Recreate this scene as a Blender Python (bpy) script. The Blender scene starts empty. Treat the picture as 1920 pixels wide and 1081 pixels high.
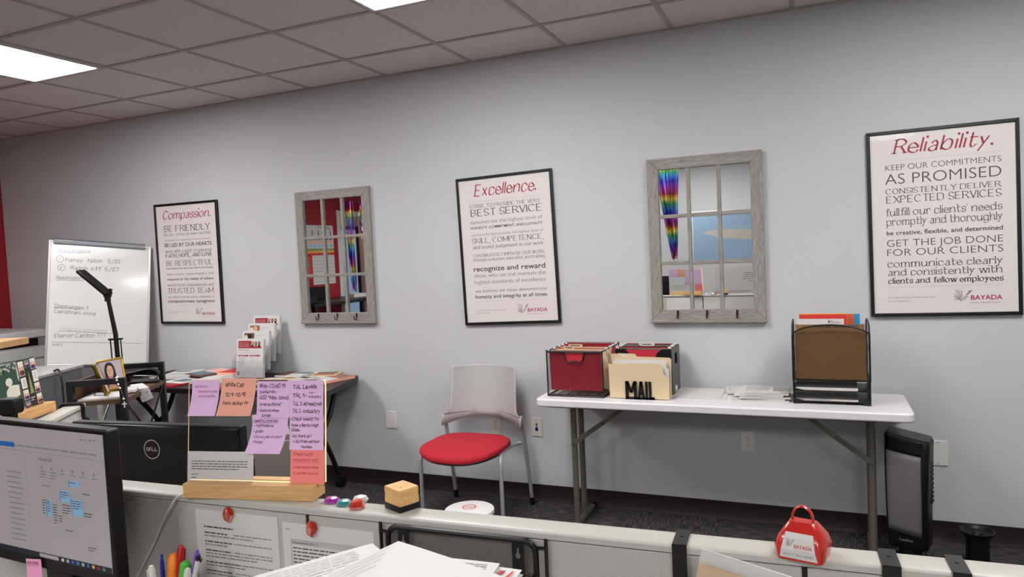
import bpy, bmesh, math, random
from mathutils import Vector, Matrix
random.seed(7)
SC = bpy.context.scene
COL = SC.collection
PI = math.pi
V = Vector

# ---------------------------------------------------------------- camera, exposure, room lamps
cam_d = bpy.data.cameras.new('camera'); cam = bpy.data.objects.new('camera', cam_d); COL.objects.link(cam)
cam_d.sensor_width = 36; cam_d.lens = 1334.4 / 1920 * 36; cam_d.clip_start = 0.05
_R = (0.9188, 0.3912, -0.0459 + 0.0); _yaw, _pitch, _roll = 0.4040, -0.0493, -0.0460
def _cam_axes(yaw, pitch, roll):
    f = V((-math.sin(yaw) * math.cos(pitch), math.cos(yaw) * math.cos(pitch), math.sin(pitch)))
    r = V((math.cos(yaw), math.sin(yaw), 0)); u = r.cross(f)
    return r * math.cos(roll) + u * math.sin(roll), u * math.cos(roll) - r * math.sin(roll), f
_r, _u, _f = _cam_axes(_yaw, _pitch, _roll)
M = Matrix((_r, _u, -_f)).transposed().to_4x4(); M.translation = V((0, -3.9949, 1.5174))
cam.matrix_world = M
SC.camera = cam
w = bpy.data.worlds.new('world'); SC.world = w; w.use_nodes = True
w.node_tree.nodes['Background'].inputs[0].default_value = (0.5, 0.5, 0.52, 1)
w.node_tree.nodes['Background'].inputs[1].default_value = 0.25
SC.view_settings.view_transform = 'Standard'; SC.view_settings.look = 'None'
SC.view_settings.gamma = 1; SC.view_settings.use_curve_mapping = False
SC.view_settings.exposure = 1.72
LAMP = 7.0                                   # strength of the ceiling panels
try:
    SC.cycles.use_denoising = True
    SC.cycles.max_bounces = 10; SC.cycles.transparent_max_bounces = 16
    SC.cycles.caustics_reflective = False; SC.cycles.caustics_refractive = False
    SC.cycles.sample_clamp_indirect = 6
except Exception:
    pass

# ---------------------------------------------------------------- materials
def lin(h):
    h = h.lstrip('#'); c = [int(h[i:i + 2], 16) / 255 for i in (0, 2, 4)]
    return tuple(x / 12.92 if x <= 0.04045 else ((x + 0.055) / 1.055) ** 2.4 for x in c) + (1,)
MATS = {}
def mat(name, h='#808080', rough=0.6, metal=0.0, emit=0, noise=0.0, nscale=30, bump=0.0, bscale=200, coat=0, trans=0, spec=0.5, sss=0):
    if name in MATS: return MATS[name]
    m = bpy.data.materials.new(name); m.use_nodes = True; MATS[name] = m
    nt = m.node_tree; b = nt.nodes['Principled BSDF']; c = lin(h) if isinstance(h, str) else h
    b.inputs['Base Color'].default_value = c; b.inputs['Roughness'].default_value = rough
    b.inputs['Metallic'].default_value = metal; b.inputs['Specular IOR Level'].default_value = spec
    b.inputs['Coat Weight'].default_value = coat; b.inputs['Coat Roughness'].default_value = 0.05
    b.inputs['Transmission Weight'].default_value = trans
    if emit:
        b.inputs['Emission Color'].default_value = c; b.inputs['Emission Strength'].default_value = emit
    if noise or bump:
        tc = nt.nodes.new('ShaderNodeTexCoord')
    if noise:
        n = nt.nodes.new('ShaderNodeTexNoise'); n.inputs['Scale'].default_value = nscale; n.inputs['Detail'].default_value = 5
        nt.links.new(tc.outputs['Object'], n.inputs['Vector'])
        mx = nt.nodes.new('ShaderNodeMixRGB'); mx.blend_type = 'MULTIPLY'; mx.inputs[0].default_value = noise
        mx.inputs[1].default_value = c
        rp = nt.nodes.new('ShaderNodeValToRGB'); rp.color_ramp.elements[0].position = 0.3; rp.color_ramp.elements[1].position = 0.7
        rp.color_ramp.elements[0].color = (0.35, 0.35, 0.35, 1); rp.color_ramp.elements[1].color = (1.15, 1.15, 1.15, 1)
        nt.links.new(n.outputs[0], rp.inputs[0]); nt.links.new(rp.outputs[0], mx.inputs[2])
        nt.links.new(mx.outputs[0], b.inputs['Base Color'])
    if bump:
        n2 = nt.nodes.new('ShaderNodeTexNoise'); n2.inputs['Scale'].default_value = bscale; n2.inputs['Detail'].default_value = 3
        nt.links.new(tc.outputs['Object'], n2.inputs['Vector'])
        bp = nt.nodes.new('ShaderNodeBump'); bp.inputs['Strength'].default_value = bump; bp.inputs['Distance'].default_value = 0.002
        nt.links.new(n2.outputs[0], bp.inputs['Height']); nt.links.new(bp.outputs[0], b.inputs['Normal'])
    return m

def wood(name, h1, h2, scale=(1, 12, 12), rough=0.5, dist=3.0, wscale=2.0):
    """grain runs along the local axis whose scale is smallest"""
    m = mat(name, h1, rough); nt = m.node_tree; b = nt.nodes['Principled BSDF']
    tc = nt.nodes.new('ShaderNodeTexCoord'); mp = nt.nodes.new('ShaderNodeMapping'); mp.inputs['Scale'].default_value = scale
    nt.links.new(tc.outputs['Object'], mp.inputs['Vector'])
    n = nt.nodes.new('ShaderNodeTexNoise'); n.inputs['Scale'].default_value = wscale; n.inputs['Detail'].default_value = 8; n.inputs['Distortion'].default_value = dist
    nt.links.new(mp.outputs[0], n.inputs['Vector'])
    rp = nt.nodes.new('ShaderNodeValToRGB'); rp.color_ramp.elements[0].color = lin(h1); rp.color_ramp.elements[1].color = lin(h2)
    rp.color_ramp.elements[0].position = 0.32; rp.color_ramp.elements[1].position = 0.68
    nt.links.new(n.outputs[0], rp.inputs[0]); nt.links.new(rp.outputs[0], b.inputs['Base Color'])
    return m

def math_node(nt, op, a, b=None):
    n = nt.nodes.new('ShaderNodeMath'); n.operation = op
    for i, x in enumerate((a, b)):
        if x is None: continue
        if isinstance(x, (int, float)): n.inputs[i].default_value = x
        else: nt.links.new(x, n.inputs[i])
    return n.outputs[0]

def mesh_mat(name, h, axes, pitch, fill, rough=0.5):
    """woven or perforated sheet: real holes by transparency, on two object axes"""
    m = mat(name, h, rough); nt = m.node_tree; b = nt.nodes['Principled BSDF']; out = nt.nodes['Material Output']
    tc = nt.nodes.new('ShaderNodeTexCoord'); sp = nt.nodes.new('ShaderNodeSeparateXYZ'); nt.links.new(tc.outputs['Object'], sp.inputs[0])
    a, c = sp.outputs[axes[0]], sp.outputs[axes[1]]
    p = math_node(nt, 'ADD', a, c); q = math_node(nt, 'SUBTRACT', a, c)
    f1 = math_node(nt, 'LESS_THAN', math_node(nt, 'FRACT', math_node(nt, 'MULTIPLY', p, 1 / pitch)), fill)
    f2 = math_node(nt, 'LESS_THAN', math_node(nt, 'FRACT', math_node(nt, 'MULTIPLY', q, 1 / pitch)), fill)
    s = math_node(nt, 'MAXIMUM', f1, f2)
    t = nt.nodes.new('ShaderNodeBsdfTransparent'); mx = nt.nodes.new('ShaderNodeMixShader')
    nt.links.new(s, mx.inputs[0]); nt.links.new(t.outputs[0], mx.inputs[1]); nt.links.new(b.outputs[0], mx.inputs[2])
    nt.links.new(mx.outputs[0], out.inputs[0])
    return m

def clear(name, tint=(0.96, 0.97, 0.97, 1), gloss=0.12):
    m = mat(name); nt = m.node_tree; out = nt.nodes['Material Output']
    t = nt.nodes.new('ShaderNodeBsdfTransparent'); t.inputs[0].default_value = tint
    g = nt.nodes.new('ShaderNodeBsdfGlossy'); g.inputs['Roughness'].default_value = 0.03
    mx = nt.nodes.new('ShaderNodeMixShader'); lw = nt.nodes.new('ShaderNodeLayerWeight'); lw.inputs[0].default_value = gloss
    nt.links.new(lw.outputs['Fresnel'], mx.inputs[0]); nt.links.new(t.outputs[0], mx.inputs[1]); nt.links.new(g.outputs[0], mx.inputs[2])
    nt.links.new(mx.outputs[0], out.inputs[0])
    return m

mat('tan_card', '#d6b997', 0.6, noise=0.12, nscale=14); mat('taupe', '#8f857d', 0.6); mat('ceiling_tee', '#b5aca7', 0.6); mat('booklet_paper', '#d6d6d0', 0.65); mat('wall_paint', '#cbcdd0', 0.75, bump=0.12, bscale=160)
mat('red_paint', '#a01522', 0.7, bump=0.12, bscale=160)
mat('baseboard_rubber', '#201616', 0.45)
mat('black_frame', '#0d0b0c', 0.35); mat('black_metal', '#100e10', 0.38); mat('black_plastic', '#0b0a0c', 0.42, spec=0.35)
mat('gloss_black', '#070709', 0.2, spec=0.35); mat('dark_grey', '#3a393d', 0.6); mat('mid_grey', '#77777b', 0.5)
mat('poster_paper', '#e6dfdc', 0.35, coat=0.25); mat('ink_grey', '#4b4547', 0.5); mat('ink_dark', '#2e2a2c', 0.5); mat('ink_red', '#a3202f', 0.5)
mat('rule_grey', '#bdb5b3', 0.5)
mat('paper', '#d9d8d5', 0.6); mat('print_grey', '#8d8b8c', 0.6); mat('print_dark', '#39373a', 0.6); mat('print_light', '#c2c0c1', 0.6)
mat('chrome', '#d8d8da', 0.15, 1); mat('steel_grey', '#8e9096', 0.35, 0.7); mat('brass', '#c6a24e', 0.3, 1); mat('gold_frame', '#b8913c', 0.25, 1)
mat('mirror', '#eef0f0', 0.0, 1)
mat('whiteboard', '#e4e5e1', 0.12, coat=0.3); mat('aluminium', '#c9c9c4', 0.3, 0.6); mat('pole_white', '#c9c8bd', 0.4)
mat('pen_black', '#3b3b40', 0.6); mat('pen_faint', '#b4b4b2', 0.6); mat('pen_blue', '#3b4aa8', 0.6)
mat('rail_laminate', '#bebeb4', 0.4)
mat('white_plastic', '#e4e2e6', 0.4, bump=0.15, bscale=900); mat('plate_white', '#e3e3e0', 0.35); mat('plate_almond', '#d9d6c6', 0.35)
mat('table_leg', '#6a6a5c', 0.35, 0.3)
mat('chair_shell', '#b9babb', 0.35); mat('chair_tube', '#aeb0b4', 0.35, 0.2); mat('red_fabric', '#b81c2c', 0.85, bump=0.3, bscale=900)
mat('red_folder', '#c92c40', 0.6); mat('dark_red_folder', '#b01c30', 0.6); mat('manila', '#dcc7a2', 0.65); mat('grey_folder', '#8c8983', 0.6); mat('kraft', '#8a6536', 0.65); mat('orange_paper', '#e2602e', 0.6); mat('yellow_paper', '#e7b04c', 0.6); mat('blue_paper', '#2f8fc6', 0.6); mat('red_paper', '#d83a31', 0.6)
mat('box_grey', '#5d5c5f', 0.5)
mat('purple_note', '#f2c8f3', 0.75); mat('salmon_note', '#ffb6a0', 0.75); mat('coral_note', '#ff8f8c', 0.75); mat('pink_note', '#f6a7d0', 0.75)
mat('note_ink', '#2c2030', 0.7); mat('faint_ink', '#b06a90', 0.7); mat('coral_ink', '#d05058', 0.7)
mat('led_edge', '#ffcf96', 0.4, emit=0.30); mat('edge_pale', '#f0c9a8', 0.4, emit=0.06); mat('led_base', '#ffd9a0', 0.4, emit=0.5)
mat('screen', '#a9a3a6', 0.35, emit=0.03); mat('screen_blue', '#86b4d6', 0.4, emit=0.03); mat('screen_text', '#5d5a60', 0.5); mat('screen_line', '#8f8a8f', 0.5); mat('screen_bar', '#1c2130', 0.4); mat('accent_blue', '#1666b0', 0.4, emit=0.03)
mat('bell_red', '#c6241c', 0.28, coat=0.4); mat('teal', '#3fa9a8', 0.1, trans=0.4); mat('magenta', '#c837c4', 0.1, trans=0.4); mat('gem_orange', '#e6401c', 0.1, trans=0.45); mat('gem_clear', '#f4f4f4', 0.1, trans=0.4)
mat('pen_red', '#b3131c', 0.35); mat('pen_navy', '#17289a', 0.35); mat('pen_orange', '#ff8a12', 0.4); mat('pen_green', '#4fc04c', 0.4); mat('pen_purple', '#7b4fc0', 0.4); mat('pen_white', '#d9d8d4', 0.4); mat('pen_dark', '#1a1616', 0.4)
mat('cup_metal', '#2b2a2d', 0.4, 0.6); mat('brand_red', '#a51f33', 0.5); mat('bucket_white', '#eceae8', 0.35); mat('red_print', '#cf3b2b', 0.6)
mat('skin', '#c98f6e', 0.6); mat('skin_light', '#e0b08e', 0.6); mat('hair_dark', '#1d1413', 0.6); mat('photo_backdrop', '#b9b0b8', 0.5); mat('lips', '#a8433f', 0.5); mat('teeth', '#f1ece4', 0.5)
mat('card_green', '#254a38', 0.5); mat('card_dark', '#262422', 0.5); mat('tree_green', '#8a9a55', 0.5); mat('photo_warm', '#9a6a50', 0.5); mat('photo_cool', '#6c7d8c', 0.5); mat('photo_brown', '#6b4836', 0.5)
mat('desk_laminate', '#b7b2aa', 0.5); mat('corridor_paint', '#b99c93', 0.7); mat('door_glass', '#9fc3e6', 0.3, emit=0.12); mat('map_blue', '#9dbbd6', 0.5); mat('map_land', '#d2cdbd', 0.6)
mat('copier_grey', '#b3b2b1', 0.5); mat('copier_white', '#d2d2cf', 0.45); mat('bead_white', '#f0ede6', 0.3); mat('cord_white', '#d8d6d2', 0.5)
mat('heater_face', '#626065', 0.55); mat('panel_trim', '#1b1a1b', 0.6)
mat('rust_metal', '#4a3428', 0.45, 0.7)
mat('lamp_panel', '#fdfaf8', 0.5, emit=LAMP); mat('lamp_frame', '#d8d4d0', 0.5)
wood('pine', '#e6bd86', '#d2a067', (3, 40, 40)); wood('pine_pale', '#e0b077', '#c9935a', (3, 40, 40)); wood('stamp_wood', '#e9bd7d', '#d6a05e', (4, 30, 30)); wood('walnut', '#6a4a34', '#432c20', (3, 30, 30))
wood('weathered_v', '#aba79e', '#7d7972', (45, 45, 4)); wood('weathered_h', '#aba79e', '#7d7972', (4, 45, 45)); wood('board_wood', '#cda877', '#b88e5c', (3, 30, 30))
mesh_mat('crate_mesh', '#160f12', (0, 2), 0.0022, 0.22); mesh_mat('crate_mesh_side', '#160f12', (1, 2), 0.0022, 0.22)
mesh_mat('rack_mesh', '#1d1c20', (0, 2), 0.0042, 0.25); mesh_mat('organizer_mesh', '#131013', (0, 2), 0.0025, 0.17); mesh_mat('organizer_mesh_side', '#131013', (1, 2), 0.0025, 0.30)
clear('acrylic', gloss=0.08); clear('holder_acrylic', (0.93, 0.94, 0.95, 1), 0.10)

def special():
    # carpet: dark loop pile tiles with short streaks, tiles turned by quarter
    m = mat('carpet', '#2b292b', 0.95); nt = m.node_tree; b = nt.nodes['Principled BSDF']
    tc = nt.nodes.new('ShaderNodeTexCoord'); ck = nt.nodes.new('ShaderNodeTexChecker'); ck.inputs['Scale'].default_value = 2.0
    nt.links.new(tc.outputs['Object'], ck.inputs['Vector'])
    ns = []
    for sc in ((14, 190, 1), (190, 14, 1)):
        mp = nt.nodes.new('ShaderNodeMapping'); mp.inputs['Scale'].default_value = sc; nt.links.new(tc.outputs['Object'], mp.inputs['Vector'])
        n = nt.nodes.new('ShaderNodeTexNoise'); n.inputs['Scale'].default_value = 1.0; n.inputs['Detail'].default_value = 3; nt.links.new(mp.outputs[0], n.inputs['Vector']); ns.append(n)
    mx = nt.nodes.new('ShaderNodeMixRGB'); nt.links.new(ck.outputs['Fac'], mx.inputs[0]); nt.links.new(ns[0].outputs[0], mx.inputs[1]); nt.links.new(ns[1].outputs[0], mx.inputs[2])
    rp = nt.nodes.new('ShaderNodeValToRGB'); e = rp.color_ramp.elements; e[0].position = 0.42; e[0].color = lin('#19181a'); e[1].position = 0.66; e[1].color = lin('#5c5856')
    nt.links.new(mx.outputs[0], rp.inputs[0]); nt.links.new(rp.outputs[0], b.inputs['Base Color'])
    bp = nt.nodes.new('ShaderNodeBump'); bp.inputs['Strength'].default_value = 0.6; bp.inputs['Distance'].default_value = 0.004
    nt.links.new(mx.outputs[0], bp.inputs['Height']); nt.links.new(bp.outputs[0], b.inputs['Normal'])
    # mineral-fibre ceiling tile: pale with small pits and fissures
    m = mat('ceiling_tile', '#e3dcd8', 0.9); nt = m.node_tree; b = nt.nodes['Principled BSDF']
    tc = nt.nodes.new('ShaderNodeTexCoord'); vo = nt.nodes.new('ShaderNodeTexVoronoi'); vo.inputs['Scale'].default_value = 42; nt.links.new(tc.outputs['Object'], vo.inputs['Vector'])
    n = nt.nodes.new('ShaderNodeTexNoise'); n.inputs['Scale'].default_value = 9; n.inputs['Detail'].default_value = 2; nt.links.new(tc.outputs['Object'], n.inputs['Vector'])
    a = math_node(nt, 'MULTIPLY', n.outputs[0], 0.20)
    d = math_node(nt, 'LESS_THAN', vo.outputs['Distance'], a)
    mx = nt.nodes.new('ShaderNodeMixRGB'); nt.links.new(d, mx.inputs[0]); mx.inputs[1].default_value = lin('#e3dcd8'); mx.inputs[2].default_value = lin('#8d8581')
    nt.links.new(mx.outputs[0], b.inputs['Base Color'])
    # cubicle fabric: pale grey with a fine dotted weave
    m = mat('panel_fabric', '#bdbab4', 0.9); nt = m.node_tree; b = nt.nodes['Principled BSDF']
    tc = nt.nodes.new('ShaderNodeTexCoord'); vo = nt.nodes.new('ShaderNodeTexVoronoi'); vo.inputs['Scale'].default_value = 390; vo.inputs['Randomness'].default_value = 0.15; vo.voronoi_dimensions = '2D'
    sp = nt.nodes.new('ShaderNodeSeparateXYZ'); cb = nt.nodes.new('ShaderNodeCombineXYZ'); nt.links.new(tc.outputs['Object'], sp.inputs[0]); nt.links.new(sp.outputs[0], cb.inputs[0]); nt.links.new(sp.outputs[2], cb.inputs[1]); nt.links.new(cb.outputs[0], vo.inputs['Vector'])
    rp = nt.nodes.new('ShaderNodeValToRGB'); e = rp.color_ramp.elements; e[0].position = 0.22; e[0].color = lin('#a09c97'); e[1].position = 0.38; e[1].color = lin('#c6c3bd')
    nt.links.new(vo.outputs['Distance'], rp.inputs[0]); nt.links.new(rp.outputs[0], b.inputs['Base Color'])
    # foil fringe: rainbow bands along its length
    m = mat('foil', '#ff00ff', 0.22, 0.9); nt = m.node_tree; b = nt.nodes['Principled BSDF']
    tc = nt.nodes.new('ShaderNodeTexCoord'); sp = nt.nodes.new('ShaderNodeSeparateXYZ'); nt.links.new(tc.outputs['Object'], sp.inputs[0])
    fr = math_node(nt, 'FRACT', math_node(nt, 'ADD', math_node(nt, 'MULTIPLY', sp.outputs[2], 2.4), 10.3))
    rp = nt.nodes.new('ShaderNodeValToRGB'); cr = rp.color_ramp
    for i, (p, h) in enumerate(((0, '#c05a60'), (0.2, '#b860c4'), (0.42, '#5a5cd0'), (0.6, '#58a8d4'), (0.72, '#68b880'), (0.86, '#ead870'), (1.0, '#d48458'))):
        e = cr.elements[i] if i < 2 else cr.elements.new(p)
        e.position = p; e.color = lin(h)
    nt.links.new(fr, rp.inputs[0]); nt.links.new(rp.outputs[0], b.inputs['Base Color'])
special()
# ---------------------------------------------------------------- mesh collecting
class B:
    def __init__(s): s.v = []; s.f = []; s.m = []; s.T = Matrix.Identity(4); s.mats = []
    def mi(s, name):
        if name not in s.mats: s.mats.append(name)
        return s.mats.index(name)
    def add(s, vs, fs, m):
        k = len(s.v); i = s.mi(m)
        s.v += [tuple(s.T @ V(p)) for p in vs]
        for f in fs: s.f.append([k + j for j in f]); s.m.append(i)
    def box(s, x0, y0, z0, x1, y1, z1, m):
        s.add([(x, y, z) for x in (x0, x1) for y in (y0, y1) for z in (z0, z1)],
              [(0, 1, 3, 2), (4, 6, 7, 5), (0, 4, 5, 1), (2, 3, 7, 6), (0, 2, 6, 4), (1, 5, 7, 3)], m)
    def prism(s, poly, z0, z1, m, ax='z'):
        n = len(poly)
        P = {'z': lambda a, b, c: (a, b, c), 'y': lambda a, b, c: (a, c, b), 'x': lambda a, b, c: (c, a, b)}[ax]
        s.add([P(a, b, z0) for a, b in poly] + [P(a, b, z1) for a, b in poly],
              [tuple(range(n))[::-1], tuple(range(n, 2 * n))] + [(i, (i + 1) % n, n + (i + 1) % n, n + i) for i in range(n)], m)
    def tube(s, pts, r, m, seg=10, closed=False, flat=None):
        pts = [V(p) for p in pts]; n = len(pts)
        if closed: t0 = (pts[1] - pts[-1]).normalized()
        else: t0 = (pts[1] - pts[0]).normalized()
        up = V((0, 0, 1)) if abs(t0.z) < 0.9 else V((1, 0, 0))
        nrm = (up - t0 * up.dot(t0)).normalized(); vs = []; pt = t0
        for i, p in enumerate(pts):
            a = pts[i - 1] if (i or closed) else p; c = pts[(i + 1) % n] if (i < n - 1 or closed) else p
            t = (c - a).normalized()
            q = pt.rotation_difference(t); nrm = (q @ nrm); nrm = (nrm - t * nrm.dot(t)).normalized(); pt = t
            bn = t.cross(nrm); rr = r[i] if isinstance(r, (list, tuple)) else r
            k1 = 1.0
            if 0 < i < n - 1 or closed:
                k1 = 1 / max(0.6, math.cos((p - a).angle(c - p, 0) / 2))
            for j in range(seg):
                an = 2 * PI * j / seg; fx, fy = (flat or (1, 1))
                vs.append(p + (nrm * math.cos(an) * fx + bn * math.sin(an) * fy) * rr * k1)
        fs = []
        for i in range(n if closed else n - 1):
            for j in range(seg):
                a = i * seg; b2 = ((i + 1) % n) * seg; fs.append((a + j, a + (j + 1) % seg, b2 + (j + 1) % seg, b2 + j))
        if not closed: fs += [tuple(range(seg))[::-1], tuple(range((n - 1) * seg, n * seg))]
        s.add(vs, fs, m)
    def bar(s, p0, p1, wx, wy, m):
        """square-section bar from p0 to p1"""
        p0, p1 = V(p0), V(p1); t = (p1 - p0).normalized(); up = V((0, 0, 1)) if abs(t.z) < 0.9 else V((0, 1, 0))
        a = t.cross(up).normalized(); c = a.cross(t).normalized(); vs = []
        for p in (p0, p1):
            for sx, sy in ((-1, -1), (1, -1), (1, 1), (-1, 1)): vs.append(p + a * sx * wx / 2 + c * sy * wy / 2)
        s.add(vs, [(3, 2, 1, 0), (4, 5, 6, 7)] + [(i, (i + 1) % 4, 4 + (i + 1) % 4, 4 + i) for i in range(4)], m)
    def lathe(s, prof, m, seg=28, c=(0, 0, 0), sx=1, sy=1, caps=True):
        vs = [(c[0] + r * sx * math.cos(2 * PI * j / seg), c[1] + r * sy * math.sin(2 * PI * j / seg), c[2] + z) for r, z in prof for j in range(seg)]
        fs = [(i * seg + j, i * seg + (j + 1) % seg, (i + 1) * seg + (j + 1) % seg, (i + 1) * seg + j) for i in range(len(prof) - 1) for j in range(seg)]
        if caps: fs += [tuple(range(seg))[::-1], tuple(range((len(prof) - 1) * seg, len(prof) * seg))]
        s.add(vs, fs, m)
    def grid(s, rows, m, closed=False):
        n = len(rows[0]); vs = [p for r in rows for p in r]; fs = []
        for i in range(len(rows) - 1):
            for j in range(n if closed else n - 1): fs.append((i * n + j, i * n + (j + 1) % n, (i + 1) * n + (j + 1) % n, (i + 1) * n + j))
        s.add(vs, fs, m)
    def ball(s, c, r, m, seg=10):
        rr = r if isinstance(r, (tuple, list)) else (r, r, r); prof = []
        rows = [[(c[0] + rr[0] * math.sin(PI * i / seg) * math.cos(2 * PI * j / (seg * 2)), c[1] + rr[1] * math.sin(PI * i / seg) * math.sin(2 * PI * j / (seg * 2)), c[2] + rr[2] * math.cos(PI * i / seg)) for j in range(seg * 2)] for i in range(seg + 1)]
        s.grid(rows, m, True)
    def plane(s, o, ux, uv): return PL(s, o, ux, uv)
    def build(s, name, parent=None, bevel=0, seg=2, smooth=True, loc=None, rot=None, solid=0, **props):
        me = bpy.data.meshes.new(name); me.from_pydata(s.v, [], s.f)
        for n in s.mats: me.materials.append(MATS[n])
        me.polygons.foreach_set('material_index', s.m); me.update()
        if smooth:
            me.polygons.foreach_set('use_smooth', [True] * len(me.polygons)); me.set_sharp_from_angle(angle=math.radians(38))
        o = bpy.data.objects.new(name, me); COL.objects.link(o)
        if parent: o.parent = parent
        if loc is not None: o.location = loc
        if rot is not None: o.rotation_euler = rot if isinstance(rot, (tuple, list)) else (0, 0, rot)
        if solid:
            md = o.modifiers.new('solid', 'SOLIDIFY'); md.thickness = solid; md.offset = 0
        if bevel:
            md = o.modifiers.new('bevel', 'BEVEL'); md.width = bevel; md.segments = seg; md.limit_method = 'ANGLE'; md.angle_limit = math.radians(40)
        for k, x in props.items():
            if x is not None: o[k] = x
        return o

def thing(name, label, category, loc=(0, 0, 0), rot=0, group=None):
    o = bpy.data.objects.new(name, None); COL.objects.link(o); o.empty_display_size = 0.05
    o.location = loc; o.rotation_euler = rot if isinstance(rot, (tuple, list)) else (0, 0, rot)
    o['label'] = label; o['category'] = category
    if group: o['group'] = group
    return o
def struct(b, name, **k): return b.build(name, kind='structure', **k)
def arc(c, r, a0, a1, n, f): return [f(c[0] + r * math.cos(a0 + (a1 - a0) * i / n), c[1] + r * math.sin(a0 + (a1 - a0) * i / n)) for i in range(n + 1)]
def rrect(x0, y0, x1, y1, r, n=5):
    P = []
    for cx, cy, a in ((x1 - r, y0 + r, -PI / 2), (x1 - r, y1 - r, 0), (x0 + r, y1 - r, PI / 2), (x0 + r, y0 + r, PI)):
        P += [(cx + r * math.cos(a + PI / 2 * i / n), cy + r * math.sin(a + PI / 2 * i / n)) for i in range(n + 1)]
    return P
def catmull(P, n=6, closed=False):
    if len(P) < 3: return P
    out = []; N = len(P); rng = N if closed else N - 1
    for i in range(rng):
        p1 = P[i]; p2 = P[(i + 1) % N]
        p0 = P[i - 1] if (i > 0 or closed) else tuple(2 * a - b for a, b in zip(p1, p2))
        p3 = P[(i + 2) % N] if (i + 2 < N or closed) else tuple(2 * b - a for a, b in zip(p1, p2))
        for k in range(n):
            t = k / n
            out.append(tuple(0.5 * (2 * b + (c - a) * t + (2 * a - 5 * b + 4 * c - d) * t * t + (3 * b - a - 3 * c + d) * t ** 3) for a, b, c, d in zip(p0, p1, p2, p3)))
    if not closed: out.append(tuple(P[-1]))
    return out

# ---------------------------------------------------------------- lettering
GL = {
'A': (6, '02 38 62|14 54'), 'B': (6, '02 08|~08 38 57 46 25 05|~25 45 64 43 22 02'), 'C': (7, '~67 48 28 06 04 22 42 63'), 'D': (7, '02 08|~08 38 67 65 63 32 02'),
'E': (6, '58 08|08 02|02 52|05 45'), 'F': (6, '58 08|08 02|05 45'), 'G': (7, '~67 48 28 06 04 22 42 63|62 65|65 45'), 'H': (7, '02 08|62 68|05 65'), 'I': (1, '02 08'),
'J': (4, '~38 34 22 02'), 'K': (6, '02 08|68 05|25 62'), 'L': (5, '08 02|02 52'), 'M': (8, '02 08|08 43|43 88|88 82'), 'N': (7, '02 08|08 62|62 68'),
'O': (7, '~28 06 04 22 42 64 66 48 28'), 'P': (6, '02 08|~08 38 57 56 35 05'), 'Q': (7, '~28 06 04 22 42 64 66 48 28|43 71'), 'R': (6, '02 08|~08 38 57 56 35 05|35 62'),
'S': (5, '~57 38 18 06 15 44 53 32 12 03'), 'T': (6, '08 68|38 32'), 'U': (7, '~08 04 22 42 64 68'), 'V': (6, '08 32|32 68'), 'W': (9, '08 22|22 48|48 62|62 88'), 'X': (6, '08 62|68 02'),
'Y': (6, '08 35|68 35|35 32'), 'Z': (6, '08 68|68 02|02 62'),
'a': (5, '~15 26 36 45 44 42|~44 24 03 12 32 43'), 'b': (6, '08 02|~04 26 46 55 53 42 22 03'), 'c': (5, '~55 36 16 05 03 12 32 53'), 'd': (6, '58 52|~55 36 16 05 03 12 32 53'),
'e': (5, '04 54|~54 45 26 05 03 22 42 53'), 'f': (4, '~47 38 27 25 22|06 46'), 'g': (6, '~55 36 16 05 03 12 32 53|~56 51 30 10 01'), 'h': (6, '08 02|~04 26 46 55 52'), 'i': (1, '06 02|.08'),
'j': (3, '~26 22 10 00|.28'), 'k': (5, '08 02|46 04|24 52'), 'l': (1, '08 02'), 'm': (9, '06 02|~04 16 36 45 42|~44 56 76 85 82'), 'n': (6, '06 02|~04 26 46 55 52'),
'o': (6, '~26 05 03 22 32 53 55 36 26'), 'p': (6, '06 00|~05 26 46 55 53 42 22 03'), 'q': (6, '56 50|~55 36 16 05 03 12 32 53'), 'r': (4, '06 02|~04 16 36 45'),
's': (4, '~45 36 16 05 14 34 43 32 12 03'), 't': (4, '~18 14 13 22 43|06 46'), 'u': (6, '~06 03 12 32 54|56 52'), 'v': (5, '06 22|22 46'), 'w': (8, '06 22|22 46|46 62|62 86'), 'x': (5, '06 42|46 02'),
'y': (5, '06 23|46 23|23 00'), 'z': (5, '06 46|46 02|02 42'),
'0': (5, '~28 06 04 22 44 46 28'), '1': (3, '06 28|28 22'), '2': (5, '~06 17 38 47 46 02|02 52'), '3': (5, '~07 28 47 36 25|~25 44 43 22 03'), '4': (5, '42 48|48 04|04 54'),
'5': (5, '48 08|08 05|~05 35 44 43 22 03'), '6': (5, '~47 28 05 03 22 43 35 05'), '7': (5, '08 58|58 22'), '8': (5, '~25 07 28 47 25 03 22 43 25'), '9': (5, '~46 25 06 28 47 46 43 22'),
'.': (1, '.02'), ',': (1, '12 00'), "'": (1, '08 07'), '-': (4, '04 44'), '/': (5, '01 58'), '?': (5, '~07 28 47 45 24|.22'), ':': (1, '.06|.02'), ';': (1, '.06|12 00'), '"': (3, '08 06|28 26'), '(': (2, '~28 06 03 20'), ')': (2, '~08 26 23 00'), '+': (4, '04 44|26 22'), '>': (4, '06 44|44 02'), '#': (5, '02 28|32 58|04 54|06 56'),
}
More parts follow.
